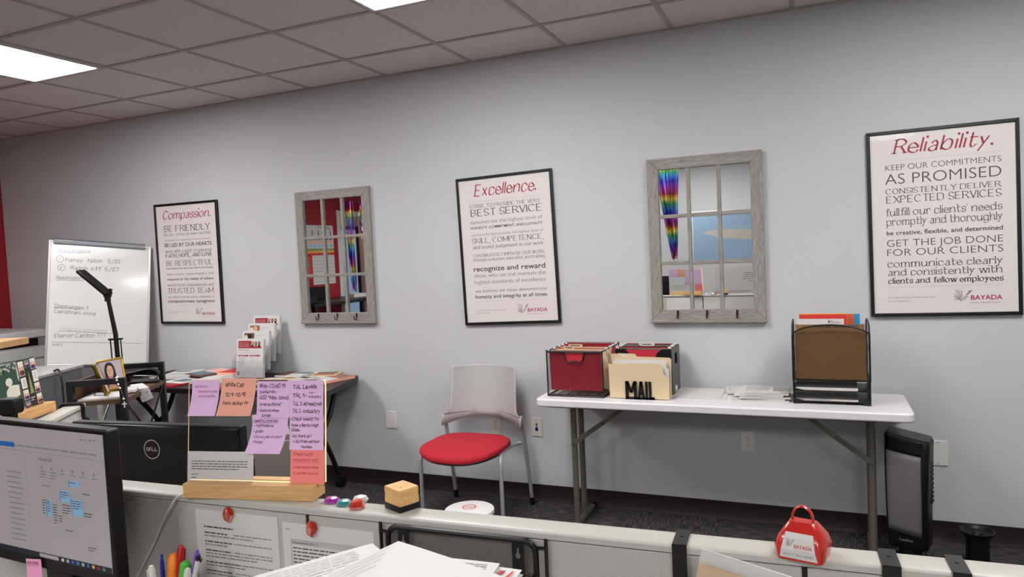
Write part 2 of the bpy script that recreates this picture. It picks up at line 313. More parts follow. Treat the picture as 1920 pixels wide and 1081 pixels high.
def stroke_text(txt, style, jit=0):
    """stroked lettering -> list of quads in units where the capitals are 1 high"""
    thick, thin, serif, slant, smooth_n = {'r': (0.13, 0.055, 1, 0, 5), 'R': (0.20, 0.07, 1, 0, 5), 'i': (0.15, 0.05, 2, 0.28, 6), 'k': (0.10, 0.10, 0, 0.1, 4), 'h': (0.17, 0.17, 0, 0.08, 4)}[style]
    Q = []; x = 0; rnd = random.Random(sum(map(ord, txt)) + len(txt)); KX = 0.135
    for ch in txt:
        if ch == ' ': x += 0.45; continue
        wd, spec = GL.get(ch, GL['-']); dy = rnd.uniform(-1, 1) * jit; sl = slant + rnd.uniform(-1, 1) * jit * 1.5; gs = 1 + rnd.uniform(-1, 1) * jit
        def tr(p): 
            yy = (p[1] - 2) / 6 * gs + dy; return (x + p[0] * KX + yy * sl, yy)
        for st in spec.split('|'):
            if st[0] == '.':
                p = tr((int(st[1]), int(st[2]))); r = thick * 0.62 + 0.01
                Q.append([(p[0] + r * math.cos(a * PI / 3), p[1] + (r if style in 'kh' else r) * math.sin(a * PI / 3) + (0.0 if int(st[2]) > 3 else r * 0.8)) for a in range(6)]); continue
            sm = st[0] == '~'; P = [(int(a[0]), int(a[1])) for a in st.lstrip('~').split()]
            ends = (P[0], P[-1])
            if sm: P = catmull(P[:-1], smooth_n, True) + [P[0]] if P[0] == P[-1] else catmull(P, smooth_n)
            T = [tr(p) for p in P]; n = len(T); L = []
            for i, p in enumerate(T):
                a = T[max(0, i - 1)]; c = T[min(n - 1, i + 1)]
                if T[0] == T[-1] and i in (0, n - 1): a, c = T[-2], T[1]
                dx, dyy = c[0] - a[0], c[1] - a[1]; l = math.hypot(dx, dyy) or 1; th = math.atan2(dyy, dx)
                wv = thin + (thick - thin) * abs(math.sin(th - 0.3)) ** 1.3
                e = wv * 0.3 if not sm else 0
                ex = (-dx / l * e if i == 0 else dx / l * e if i == n - 1 else 0); ey = (-dyy / l * e if i == 0 else dyy / l * e if i == n - 1 else 0)
                if serif: ex = ey = 0
                nx, ny = -dyy / l * wv / 2, dx / l * wv / 2
                L.append(((p[0] + ex + nx, p[1] + ey + ny), (p[0] + ex - nx, p[1] + ey - ny)))
            for i in range(n - 1): Q.append([L[i][0], L[i + 1][0], L[i + 1][1], L[i][1]])
            if (serif == 1 and ch.isalnum()) or (serif == 2 and ch.isupper()):
                for k in (0, -1):
                    p, q = T[k], T[1 if k == 0 else -2]; e = ends[k]
                    if abs(q[1] - p[1]) > abs(q[0] - p[0]) * 0.9 and e[1] in (0, 2, 6, 8) and not (sm and T[0] == T[-1]):
                        w2 = 0.085 + thick * 0.8; h = thin; lo = w2; hi = w2
                        if ch.islower() and e[1] in (6, 8) and ch not in 'vwxy': hi = thick * 0.4
                        y0 = p[1] if e[1] in (0, 2) else p[1] - h
                        Q.append([(p[0] - lo, y0), (p[0] + hi, y0), (p[0] + hi, y0 + h), (p[0] - lo, y0 + h)])
        x += wd * KX * (1 if wd > 1 else 0.6) + (0.20 if style != 'R' else 0.24) + (0.03 if style in 'kh' else 0)
    return Q
_fc = {}
def font_text(txt, weight=0.0):
    key = (txt, weight)
    if key not in _fc:
        cu = bpy.data.curves.new('t', 'FONT'); cu.body = txt; cu.resolution_u = 4; cu.offset = weight
        o = bpy.data.objects.new('t', cu); me = o.to_mesh()
        vs = [(q.co.x, q.co.y) for q in me.vertices]; fs = [list(p.vertices) for p in me.polygons]
        o.to_mesh_clear(); bpy.data.objects.remove(o); bpy.data.curves.remove(cu)
        _fc[key] = (vs, fs)
    return _fc[key]
BIRD = ['00 13 26 42 62 76 85 92', '42 30 20 08', '45 35 27 12', '52 40 32 22 14', '50 58 66 74', '76 84 90 97', '62 70 80 88', '20 34 48 60 70', '85 98']
BIRD_L = [[(0, .18), (.2, .16), (.42, .22), (.62, .36), (.74, .55), (.86, .72), (1, .86)], [(.28, .2), (.24, .5), (.14, .8), (.05, .95)], [(.34, .26), (.34, .55), (.28, .85), (.2, 1)],
          [(.42, .3), (.44, .6), (.42, .9)], [(.02, .62), (.12, .45), (.28, .3)], [(.0, .4), (.12, .3), (.26, .22)], [(.3, .12), (.5, .1), (.66, .22), (.78, .42)], [(.34, .1), (.36, -.05)],
          [(.74, .55), (.84, .6), (.86, .72)], [(.82, .9), (.9, .82), (1, .86)], [(.9, .72), (.97, .78), (1.05, .98)]]
class PL:
    """a flat drawing area on a surface: o = top-left corner, ux = right, uv = down (unit vectors)"""
    def __init__(s, b, o, ux, uv): s.b = b; s.o = V(o); s.ux = V(ux).normalized(); s.uv = V(uv).normalized(); s.n = s.uv.cross(s.ux) * 1.0; s.bend = None
    def P(s, u, v, k=1):
        e = s.bend(u, v) if s.bend else 0
        return s.o + s.ux * u + s.uv * v + s.n * (k * 0.0004 + e)
    def poly(s, pts, m, k=1): s.b.add([s.P(u, v, k) for u, v in pts], [tuple(range(len(pts)))], m)
    def rect(s, u0, v0, u1, v1, m, k=1): s.poly([(u0, v0), (u0, v1), (u1, v1), (u1, v0)], m, k)
    def disc(s, u, v, ru, rv, m, k=1, n=20): s.poly([(u + ru * math.cos(2 * PI * i / n), v + rv * math.sin(2 * PI * i / n)) for i in range(n)], m, k)
    def line(s, pts, wd, m, k=1):
        for a, c in zip(pts, pts[1:]):
            dx, dy = c[0] - a[0], c[1] - a[1]; l = math.hypot(dx, dy) or 1; nx, ny = -dy / l * wd / 2, dx / l * wd / 2; ex, ey = dx / l * wd * .2, dy / l * wd * .2
            s.poly([(a[0] + nx - ex, a[1] + ny - ey), (a[0] - nx - ex, a[1] - ny - ey), (c[0] - nx + ex, c[1] - ny + ey), (c[0] + nx + ex, c[1] + ny + ey)], m, k)
    def text(s, txt, style, u0, v, h, m, u1=None, v1=None, k=1, jit=0, weight=0):
        """capital height h, baseline from (u0, v) to (u1, v1)"""
        if style == 's':
            vs, fs = font_text(txt, weight); sc = 1 / 0.73
            polys = [[(vs[i][0] * sc, vs[i][1] * sc) for i in f] for f in fs]
        else: polys = stroke_text(txt, style, jit)
        if not polys: return
        x0 = min(p[0] for q in polys for p in q); x1 = max(p[0] for q in polys for p in q)
        sx = (u1 - u0) / max(x1 - x0, 1e-6) if u1 is not None else h
        sl = ((v1 - v) / ((x1 - x0) * sx)) if v1 is not None else 0
        if style == 's':
            vv = [s.P(u0 + (a * sc - x0) * sx, v - c * sc * h + sl * (a * sc - x0) * sx, k) for a, c in vs]; s.b.add(vv, fs, m); return
        for q in polys: s.poly([(u0 + (a - x0) * sx, v - c * h + sl * (a - x0) * sx) for a, c in q], m, k)
    def bird(s, u0, v, u1, h, m, wd=0.0022):
        for L in BIRD_L:
            c = catmull(L, 5); s.line([(u0 + a * (u1 - u0), v - b2 * h) for a, b2 in c], wd, m)
    def para(s, u0, v0, u1, n, lh, m, th=0.4, seed=1, last=0.6, k=1, sl=0):
        """n lines of small print as rows of word dashes"""
        r = random.Random(seed)
        for i in range(n):
            u = u0; end = u1 if i < n - 1 else u0 + (u1 - u0) * last; v = v0 + i * lh
            while u < end - lh * 0.3:
                l = min(end - u, lh * r.uniform(0.7, 2.8)); s.rect(u, v + sl * (u - u0), u + l, v + lh * th + sl * (u - u0), m, k); u += l + lh * 0.35
# ---------------------------------------------------------------- the room
XL, XR, YN, HC = -6.482, 3.1, -6.7, 2.695
b = B(); b.box(XL - 1.5, YN, -0.1, XR + 0.1, 0.1, 0, 'carpet'); struct(b, 'floor', smooth=False)
b = B(); b.box(XL, 0, 0, XR, 0.1, HC + 0.1, 'wall_paint'); struct(b, 'wall_far', smooth=False)
b = B(); b.box(XL - 0.1, -4.74, 0, XL, 0.1, HC + 0.1, 'red_paint'); b.box(XL - 0.1, -4.74, 2.22, XL, -5.75, HC + 0.1, 'red_paint'); b.box(XL - 0.1, -5.75, 0, XL, YN, HC + 0.1, 'red_paint'); struct(b, 'wall_left', smooth=False)
b = B(); b.box(XR, YN, 0, XR + 0.1, 0.1, HC + 0.1, 'wall_paint'); struct(b, 'wall_right', smooth=False)
b = B(); b.box(XL, YN - 0.1, 0, XR, YN, HC + 0.1, 'wall_paint'); struct(b, 'wall_near', smooth=False)
b = B(); b.box(XL - 1.12, YN - 0.1, 0, XL - 1.02, -4.2, HC, 'corridor_paint'); b.box(XL - 1.02, -4.3, 0, XL - 0.1, -4.2, HC, 'corridor_paint'); b.box(XL - 1.02, YN - 0.1, 0, XL - 0.1, YN, HC, 'corridor_paint'); struct(b, 'wall_corridor', smooth=False)
b = B(); b.box(XL - 0.11, -4.80, 0, XL + 0.012, -4.72, 2.27, 'plate_white'); b.box(XL - 0.11, -5.76, 0, XL + 0.012, -5.68, 2.27, 'plate_white'); b.box(XL - 0.11, -5.68, 2.19, XL + 0.012, -4.80, 2.27, 'plate_white'); struct(b, 'door_1', bevel=0.003)
b = B()
b.box(XL - 1.02, -6.10, 0.0, XL - 0.99, -6.04, 2.12, 'black_frame'); b.box(XL - 1.02, -6.66, 0.0, XL - 0.99, -6.60, 2.12, 'black_frame'); b.box(XL - 1.02, -6.60, 2.06, XL - 0.99, -6.10, 2.12, 'black_frame'); b.box(XL - 1.02, -6.60, 0.0, XL - 0.99, -6.10, 0.16, 'black_frame')
b.box(XL - 1.015, -6.60, 0.16, XL - 1.005, -6.10, 2.06, 'door_glass')
struct(b, 'door_2')
# ceiling: tiles on a 0.61 m tee grid measured from the far wall
GX, GY, T = -4.3463, -0.4493, 0.6096
b = B(); b.box(XL - 1.5, YN - 0.1, HC + 0.004, XR + 0.1, 0.1, HC + 0.1, 'ceiling_tile')
i = -4
while GX + i * T < XR:
    x = GX + i * T
    if x > XL: b.box(x - 0.012, YN, HC - 0.001, x + 0.012, 0, HC + 0.006, 'ceiling_tee')
    i += 1
for j in range(12):
    y = GY - j * T
    if y > YN: b.box(XL, y - 0.012, HC - 0.002, XR, y + 0.012, HC + 0.006, 'ceiling_tee')
b.box(XL, -0.022, HC - 0.002, XR, 0, HC + 0.006, 'ceiling_tee'); b.box(XL, YN, HC - 0.002, XL + 0.022, 0, HC + 0.006, 'ceiling_tee')
struct(b, 'ceiling', smooth=False)
b = B(); b.prism([(0, 0), (-0.014, 0), (-0.012, 0.008), (-0.006, 0.02), (-0.006, 0.098), (-0.003, 0.1), (0, 0.1)], XL, XR, 'baseboard_rubber', 'x'); struct(b, 'baseboard_far')
b = B(); b.box(XL, -4.72, 0, XL + 0.008, -0.02, 0.1, 'baseboard_rubber'); struct(b, 'baseboard_left', bevel=0.002)

# ceiling lights: lay-in panels, two tiles long
def ceiling_light(ix, jy, label):
    x0, y1 = GX + ix * T, GY - jy * T; y0 = y1 - 2 * T
    t = thing('ceiling_light', label, 'ceiling light', ((x0 + x0 + T) / 2, (y0 + y1) / 2, HC - 0.004), 0, 'recessed light panels in the ceiling')
    hx, hy = T / 2 - 0.014, T - 0.014; f = B()
    for a in ((-hx, -hy, hx, -hy + 0.018), (-hx, hy - 0.018, hx, hy), (-hx, -hy + 0.018, -hx + 0.018, hy - 0.018), (hx - 0.018, -hy + 0.018, hx, hy - 0.018)): f.box(a[0], a[1], -0.006, a[2], a[3], 0.006, 'lamp_frame')
    f.build('frame', t, bevel=0.002)
    d = B(); d.box(-hx + 0.018, -hy + 0.018, -0.001, hx - 0.018, hy - 0.018, 0.005, 'lamp_panel'); d.build('diffuser', t, smooth=False)
ceiling_light(0, 1, 'lit ceiling panel nearest the red wall, above the whiteboard easel')
ceiling_light(4, 1, 'lit ceiling panel at the top edge, above the red-seated chair')
ceiling_light(8, 1, 'lit ceiling panel above the white folding table, out of frame')
ceiling_light(0, 7, 'lit ceiling panel behind the camera, near the red wall doorway')
ceiling_light(4, 7, 'lit ceiling panel behind the camera, above the near monitor')
ceiling_light(8, 7, 'lit ceiling panel behind the camera, above the map partition')

t = thing('ceiling_light', 'unseen lit panel added to brighten the corridor beyond the doorway', 'ceiling light', (XL - 0.55, -5.6, HC - 0.004), 0, 'recessed light panels in the ceiling')  # unseen lamp, added because the corridor is dark without it
b = B(); b.box(-0.16, -0.3, -0.006, 0.16, 0.3, 0.004, 'lamp_frame'); b.build('frame', t); b = B(); b.box(-0.14, -0.28, -0.008, 0.14, 0.28, -0.006, 'lamp_panel'); b.build('diffuser', t, smooth=False)
# wall plates
def plate(name, label, x, z, w2, h2, kind, m):
    t = thing(name, label, 'wall plate' if kind != 'o' else 'outlet', (x, 0, z))
    p = B(); p.prism(rrect(-w2 / 2, -h2 / 2, w2 / 2, h2 / 2, 0.004), -0.006, 0, m, 'y'); p.build('cover', t, bevel=0.002)
    for zz in ((-h2 * 0.42, h2 * 0.42) if kind != 'o' else (0,)): s = B(); s.tube([(0, -0.0062, zz), (0, -0.0075, zz)], 0.003, 'steel_grey'); s.build('screw', t)
    if kind == 'o':
        for zz in (-0.02, 0.02):
            q = B(); q.prism([(0.016 * math.cos(a * PI / 8), 0.0145 * math.sin(a * PI / 8) + zz) for a in range(16)], -0.0075, -0.005, m, 'y')
            for xx in (-0.006, 0.006): q.box(xx - 0.0012, -0.0079, zz - 0.001, xx + 0.0012, -0.0074, zz + 0.008, 'pen_dark')
            q.tube([(0, -0.0074, zz - 0.007), (0, -0.0079, zz - 0.007)], 0.0025, 'pen_dark'); q.build('socket', t)
    if kind == 'j':
        q = B(); q.box(-0.009, -0.009, -0.022, 0.009, -0.005, -0.002, 'pen_navy'); q.box(-0.006, -0.0093, -0.018, 0.006, -0.0089, -0.008, 'pen_dark'); q.build('jack', t, label='blue network jack')
        q = B(); q.tube([(0, -0.005, 0.018), (0, -0.009, 0.018)], 0.006, 'pen_dark'); q.tube([(0, -0.005, 0.004), (0, -0.008, 0.004)], 0.005, 'steel_grey'); q.build('socket', t)
plate('wall_plate', 'blank white cover plate on the wall left of the chair', -2.626, 0.448, 0.085, 0.115, 'b', 'plate_white')
plate('wall_outlet', 'duplex outlet on the wall seen under the chair back', -1.859, 0.452, 0.072, 0.116, 'o', 'plate_almond')
plate('data_plate', 'almond data plate with a blue jack right of the chair', -1.584, 0.454, 0.07, 0.115, 'j', 'plate_almond')
plate('wall_outlet', 'white duplex outlet on the wall below the folding table', -0.359, 0.441, 0.072, 0.116, 'o', 'plate_white')
plate('wall_plate', 'blank white cover plate on the wall behind the black heater', 0.535, 0.44, 0.085, 0.125, 'b', 'plate_white')

# ---------------------------------------------------------------- posters
TABLES = {}
TABLES['REL'] = [
('Reliability.','i',0.108,0.113,0.533,0.0710),
('KEEP OUR COMMITMENTS','s',0.081,0.193,0.563,0.0294),
('AS PROMISED','s',0.079,0.261,0.562,0.0540),
('CONSISTENTLY DELIVER','r',0.079,0.308,0.563,0.0246),
('EXPECTED SERVICES','r',0.078,0.352,0.562,0.0325),
("fullfill our clients' needs",'r',0.078,0.415,0.563,0.0356),
('promptly and thoroughly','r',0.077,0.462,0.564,0.0356),
('be creative, flexible, and determined','b',0.079,0.510,0.563,0.0218),
('GET THE JOB DONE','s',0.079,0.567,0.563,0.0357),
('FOR OUR CLIENTS','s',0.079,0.613,0.563,0.0358),
('communicate clearly','r',0.079,0.668,0.562,0.0329),
('and consistently with','r',0.080,0.710,0.560,0.0329),
('clients and fellow employees','R',0.080,0.749,0.562,0.0260),
('Our clients and their families feel cared','s',0.079,0.823,0.280,0.0080),
('for and supported.','s',0.078,0.840,0.172,0.0080),
('@','l',0.361,0.843,0.430,0.0561),
('BAYADA','L',0.429,0.838,0.556,0.0230),
('Home Health Care','s',0.428,0.855,0.545,0.0077),
('_','_',0.087,0.146,0.564,0.0049),
('_','_',0.075,0.768,0.562,0.0050),
]
TABLES['EXC'] = [
('Excellence.','i',0.112,0.117,0.530,0.0712),
('_','_',0.074,0.151,0.558,0.0050),
('STRIVE TO PROVIDE THE VERY','r',0.082,0.189,0.553,0.0200),
('BEST SERVICE','r',0.082,0.240,0.556,0.0401),
('demonstrate the highest level of','s',0.080,0.288,0.558,0.0242),
('HONESTY, COMMITMENT, AND LOYALTY','b',0.081,0.320,0.558,0.0162),
('consistently demonstrate the highest level of','s',0.083,0.363,0.557,0.0172),
('SKILL, COMPETENCE,','r',0.084,0.406,0.559,0.0285),
('and sound judgement in our work','r',0.087,0.441,0.557,0.0204),
('CONTINUOUSLY IMPROVE OUR WORK','r',0.084,0.492,0.559,0.0174),
('through evaluation, education, and training','r',0.084,0.518,0.560,0.0175),
('recognize and reward','b',0.082,0.581,0.557,0.0320),
('those who set and maintain the','s',0.084,0.619,0.557,0.0248),
('highest standards of excellence','s',0.084,0.659,0.555,0.0249),
('we believe we must demonstrate','s',0.083,0.713,0.556,0.0219),
('honesty and integrity at all times','b',0.081,0.749,0.558,0.0230),
('Our clients and their families feel cared','s',0.082,0.827,0.279,0.0074),
('for and supported.','s',0.081,0.843,0.174,0.0074),
('@','l',0.360,0.849,0.428,0.0575),
('BAYADA','L',0.426,0.841,0.553,0.0225),
('Home Health Care','s',0.427,0.857,0.541,0.0072),
('_','_',0.083,0.767,0.559,0.0042),
]
TABLES['COM'] = [
('Compassion.','i',0.086,0.116,0.564,0.0633),
('BE FRIENDLY','r',0.087,0.211,0.558,0.0431),
('let our smiles be seen and felt','s',0.088,0.244,0.560,0.0247),
('demonstrate exceptional care and kindness','s',0.092,0.283,0.558,0.0134),
('BE LED BY OUR HEARTS','b',0.087,0.327,0.561,0.0290),
('work with a spirit of universal','r',0.085,0.372,0.558,0.0249),
('FAITH, HOPE, AND LOVE','R',0.085,0.406,0.558,0.0250),
('BE RESPECTFUL','r',0.086,0.470,0.556,0.0355),
('treat others the way they wish to be treated','b',0.086,0.497,0.559,0.0136),
('listen closely, show empathy, and','s',0.087,0.544,0.557,0.0210),
('respond to the needs of others','b',0.090,0.582,0.557,0.0210),
("world's most compassionate and",'r',0.088,0.628,0.558,0.0221),
('TRUSTED TEAM','r',0.087,0.679,0.556,0.0359),
('are critical to our success is a community of','r',0.087,0.716,0.557,0.0148),
('compassionate caregivers','b',0.083,0.752,0.557,0.0255),
('_','_',0.085,0.772,0.561,0.0043),
('Our clients and their families feel cared','s',0.086,0.823,0.279,0.0053),
('for and supported.','s',0.084,0.835,0.174,0.0053),
('@','l',0.362,0.845,0.426,0.0549),
('BAYADA','L',0.426,0.846,0.555,0.0211),
('Home Health Care','s',0.424,0.862,0.541,0.0053),
]
TABLES['WB'] = [
('New admissions:','u',0.046,0.081,0.249,0.0235,0.069),
('_','u',0.046,0.087,0.249,0.0039,0.073),
('nancy  fallon   5/20','k',0.095,0.145,0.444,0.0293,0.140),
('1','c',0.046,0.147,0.077,0.0409,0.143),
('2','c',0.049,0.209,0.093,0.0407,0.208),
('Ralph Aff  5/27','k',0.126,0.203,0.437,0.0292,0.201),
('Readmissions','k',0.041,0.274,0.214,0.0231,0.271),
('_','k',0.041,0.282,0.214,0.0039,0.279),
('Discharges. 1','k',0.037,0.481,0.245,0.0266,0.491),
('_','k',0.035,0.481,0.196,0.0038,0.489),
('Cenistrari: Anna','k',0.035,0.518,0.292,0.0265,0.533),
('Elianor Cantor ???','k',0.042,0.694,0.362,0.0299,0.693),
('_','k',0.025,0.726,0.612,0.0037,0.740),
('NHB O','k',0.031,0.753,0.095,0.0167,0.753),
('1','k',0.394,0.663,0.419,0.0238,0.663),
('_','k',0.065,0.648,0.419,0.0019,0.665),
]
def poster(name, label, x, z, table, tilt):
    W, H = 0.635, 0.913
    t = thing(name, label, 'poster', (x + W / 2, 0, z + H / 2), (0, tilt, 0))
    f = B(); fw, d = 0.0165, 0.022; x0, x1, z0, z1 = -W / 2, W / 2, -H / 2, H / 2
    # mitred moulding
    for q in (((x0, z0), (x1, z0), (x1 - fw, z0 + fw), (x0 + fw, z0 + fw)), ((x1, z0), (x1, z1), (x1 - fw, z1 - fw), (x1 - fw, z0 + fw)), ((x1, z1), (x0, z1), (x0 + fw, z1 - fw), (x1 - fw, z1 - fw)), ((x0, z1), (x0, z0), (x0 + fw, z0 + fw), (x0 + fw, z1 - fw))):
        f.prism(list(q), -d, -0.001, 'black_frame', 'y')
    f.build('frame', t, bevel=0.0025)
    p = B(); p.box(x0 + fw - 0.002, -0.014, z0 + fw - 0.002, x1 - fw + 0.002, -0.003, z1 - fw + 0.002, 'poster_paper')
    s = p.plane((x0, -0.0143, z1), (1, 0, 0), (0, 0, -1))
    for txt, st, u0, v, u1, h in table:
        if st == '_': s.rect(u0, v - 0.0006, u1, v + 0.0006, 'rule_grey')
        elif st == 'i': s.text(txt, 'i', u0, v, h * 0.95, 'ink_red', u1)
        elif st == 'l': s.bird(u0, v, u1, h, 'ink_grey')
        elif st == 'L': s.text(txt, 's', u0, v, h, 'ink_red', u1, weight=0.012)
        elif st == 's': s.text(txt, 's', u0, v, h, 'ink_grey', u1, weight=-0.012)
        elif st == 'b': s.text(txt, 's', u0, v, h, 'ink_dark', u1, weight=0.009)
        else: s.text(txt, st, u0, v, h, 'ink_dark' if st == 'R' else 'ink_grey', u1)
    p.build('print', t, smooth=False)
poster('framed_poster', 'black-framed poster headed Compassion, above the brochure rack', -4.656, 1.098, TABLES['COM'], 0.006)
poster('framed_poster', 'black-framed poster headed Excellence, between the two pane mirrors', -2.039, 1.087, TABLES['EXC'], -0.022)
poster('framed_poster', 'black-framed poster headed Reliability, above the desk organizer', 0.249, 1.119, TABLES['REL'], -0.008)

# ---------------------------------------------------------------- window-pane mirrors
def mirror(label, x, z, tip=(0, 0)):
    W, H = 0.6071, 0.8967; sw = 0.062; d = 0.026
    t = thing('pane_mirror', label, 'mirror', (x + W / 2, -0.002 if tip[0] else 0, z), (tip[0], 0, tip[1]))
    p = B(); p.box(-W / 2 + 0.03, -0.012, 0.04, W / 2 - 0.03, -0.004, H - 0.03, 'mirror'); p.build('mirror_glass', t, smooth=False)
    f = B(); x0, x1 = -W / 2, W / 2
    f.prism([(x0, 0), (x0, H), (x0 + sw, H - sw), (x0 + sw, sw)], -d, -0.002, 'weathered_v', 'y'); f.prism([(x1, 0), (x1, H), (x1 - sw, H - sw), (x1 - sw, sw)], -d, -0.002, 'weathered_v', 'y')
    f.prism([(x0, H), (x1, H), (x1 - sw, H - sw), (x0 + sw, H - sw)], -d, -0.002, 'weathered_h', 'y'); f.prism([(x0, 0), (x1, 0), (x1 - sw, sw), (x0 + sw, sw)], -d, -0.002, 'weathered_h', 'y')
    f.box(x0 - 0.004, -d - 0.008, -0.012, x1 + 0.004, -0.002, 0.004, 'weathered_h')
    f.build('frame', t, bevel=0.003)
    iw = (W - 2 * sw); ih = H - 2 * sw; mw = 0.02
    for k in (1, 2):
        m = B(); xx = x0 + sw + iw * k / 3; m.box(xx - mw / 2, -0.024, sw - 0.002, xx + mw / 2, -0.011, H - sw + 0.002, 'weathered_v'); m.build('muntin', t, bevel=0.002)
    for k in (1, 2):
        m = B(); zz = sw + ih * k / 3
        for c in range(3):
            a = x0 + sw + iw * c / 3 + (mw / 2 if c else -0.002); e = x0 + sw + iw * (c + 1) / 3 - (mw / 2 if c < 2 else -0.002)
            m.box(a, -0.022, zz - mw / 2, e, -0.011, zz + mw / 2, 'weathered_h')
        m.build('muntin', t, bevel=0.002)
    for k in (-1, 0, 1):
        h = B(); xx = k * iw * 0.325; zz = sw * 0.55
        h.prism(rrect(xx - 0.006, zz - 0.004, xx + 0.006, zz + 0.024, 0.005), -d - 0.003, -d + 0.001, 'rust_metal', 'y')
        h.tube(catmull([(xx, -d - 0.003, zz + 0.012), (xx, -d - 0.006, zz - 0.012), (xx, -d - 0.018, zz - 0.020), (xx, -d - 0.030, zz - 0.012), (xx, -d - 0.031, zz + 0.002)], 5), 0.0032, 'rust_metal'); h.ball((xx, -d - 0.031, zz + 0.004), 0.0045, 'rust_metal', 6)
        h.build('hook', t)
mirror('weathered pane mirror with hooks, reflecting the red wall, left of the chair', -3.299, 1.107)
mirror('weathered pane mirror with hooks, reflecting the map, above the folding table', -0.851, 1.103, (0.0037, 0.0037))

# ---------------------------------------------------------------- chair
t = thing('visitor_chair', 'armless chair with red seat and grey plastic back against the wall', 'chair', (-1.86, -0.33, 0))
b = B()
def outline(k, n=44):
    P = []
    for i in range(n):
        a = 2 * PI * i / n; c, s = math.cos(a), math.sin(a)
        x = 0.238 * abs(c) ** 0.62 * (1 if c >= 0 else -1); y = 0.215 * abs(s) ** 0.62 * (1 if s >= 0 else -1)
        if y < 0: y -= 0.035 * (1 - (x / 0.24) ** 2); x *= 1.02
        P.append((x * k, y * k - 0.085))
    return P
def seat_z(x, y): return 0.457 - 0.020 * max(0, (-y - 0.18) / 0.14) ** 2 + 0.004
rows = []
for k, dz in ((0.02, 0.0), (0.3, 0.0), (0.6, -0.001), (0.82, -0.003), (0.93, -0.007), (0.985, -0.015), (1.0, -0.026), (0.985, -0.040), (0.93, -0.048), (0.02, -0.048)):
    rows.append([(x, y, seat_z(x, y) + dz) for x, y in outline(k)])
b.grid(rows, 'red_fabric', True); b.add(rows[0], [tuple(range(len(rows[0])))], 'red_fabric'); b.add(rows[-1], [tuple(range(len(rows[0])))[::-1]], 'red_fabric'); b.build('seat', t)
b = B(); rows = []
for k, dz in ((0.92, -0.046), (0.9, -0.062), (0.05, -0.062)): rows.append([(x, y, seat_z(x, y) + dz) for x, y in outline(k)])
b.grid(rows, 'dark_grey', True); b.build('seat_pan', t)
b = B(); rows = []
prof = [(0.0, 0.262), (0.28, 0.262), (0.30, 0.232), (0.36, 0.224), (0.5, 0.221), (0.7, 0.218), (0.9, 0.216), (0.98, 0.213), (1.0, 0.205)]
for v, hw in prof:
    row = []
    for j in range(25):
        u = -1 + 2 * j / 24; x = hw * u
        zb = 0.487 + 0.052 * (1 - abs(u) ** 2.2); zt = 0.846 - 0.004 * u * u
        if v <= 0.30: z = zb + (0.565 - zb) * (v / 0.30)
        else: z = 0.565 + (zt - 0.565) * ((v - 0.30) / 0.70)
        y = 0.215 + 0.045 * (z - 0.5) / 0.35 * 1.2 - 0.105 * (abs(u) ** 2.4) * (hw / 0.262)
        row.append((x, y, z))
    rows.append(row)
b.grid(rows, 'chair_shell'); b.build('backrest', t, solid=0.007)
for sx in (-1, 1):
    b = B(); b.tube(catmull([(sx * 0.252, -0.175, 0.005), (sx * 0.252, -0.175, 0.30), (sx * 0.250, -0.168, 0.375), (sx * 0.236, -0.135, 0.402), (sx * 0.215, -0.06, 0.404), (sx * 0.215, 0.09, 0.404), (sx * 0.245, 0.14, 0.404)], 6), 0.0115, 'chair_tube', 12)
    b.tube([(sx * 0.252, -0.175, 0.0), (sx * 0.252, -0.175, 0.022)], 0.0135, 'black_plastic', 12); b.build('front_leg', t)
    b = B(); b.tube([(sx * 0.258, 0.245, 0.012), (sx * 0.258, 0.215, 0.20), (sx * 0.256, 0.165, 0.44), (sx * 0.252, 0.135, 0.56)], 0.0115, 'chair_tube', 12); b.build('rear_leg', t)
    b = B(); b.tube([(sx * 0.258, 0.247, 0.0), (sx * 0.258, 0.240, 0.05)], 0.014, 'black_plastic', 12); b.build('foot_cap', t)

# white pail in front of the chair
t = thing('white_pail', 'white lidded pail with a red round mark in front of the chair', 'pail', (-1.66, -0.80, 0))
b = B(); b.lathe([(0.096, 0), (0.10, 0.004), (0.117, 0.195), (0.121, 0.197), (0.121, 0.206)], 'bucket_white', 40); b.build('body', t)
b = B(); b.lathe([(0.121, 0.200), (0.128, 0.201), (0.129, 0.214), (0.126, 0.220), (0.09, 0.226), (0.05, 0.230), (0.002, 0.231)], 'bucket_white', 40)
s = b.plane((-0.036, 0.036, 0.2307), (1, 0, 0), (0, -1, 0)); n = 24
for i in range(n):
    a0, a1 = 2 * PI * i / n, 2 * PI * (i + 1) / n; s.poly([(0.036 + r * math.cos(a), 0.036 + r * math.sin(a)) for r, a in ((0.036, a0), (0.036, a1), (0.030, a1), (0.030, a0))], 'red_print', 2)
s.text('GO', 'h', 0.016, 0.046, 0.02, 'red_print', 0.044, k=2); s.line([(0.046, 0.048), (0.060, 0.024)], 0.006, 'red_print', 2)
b.build('lid', t)

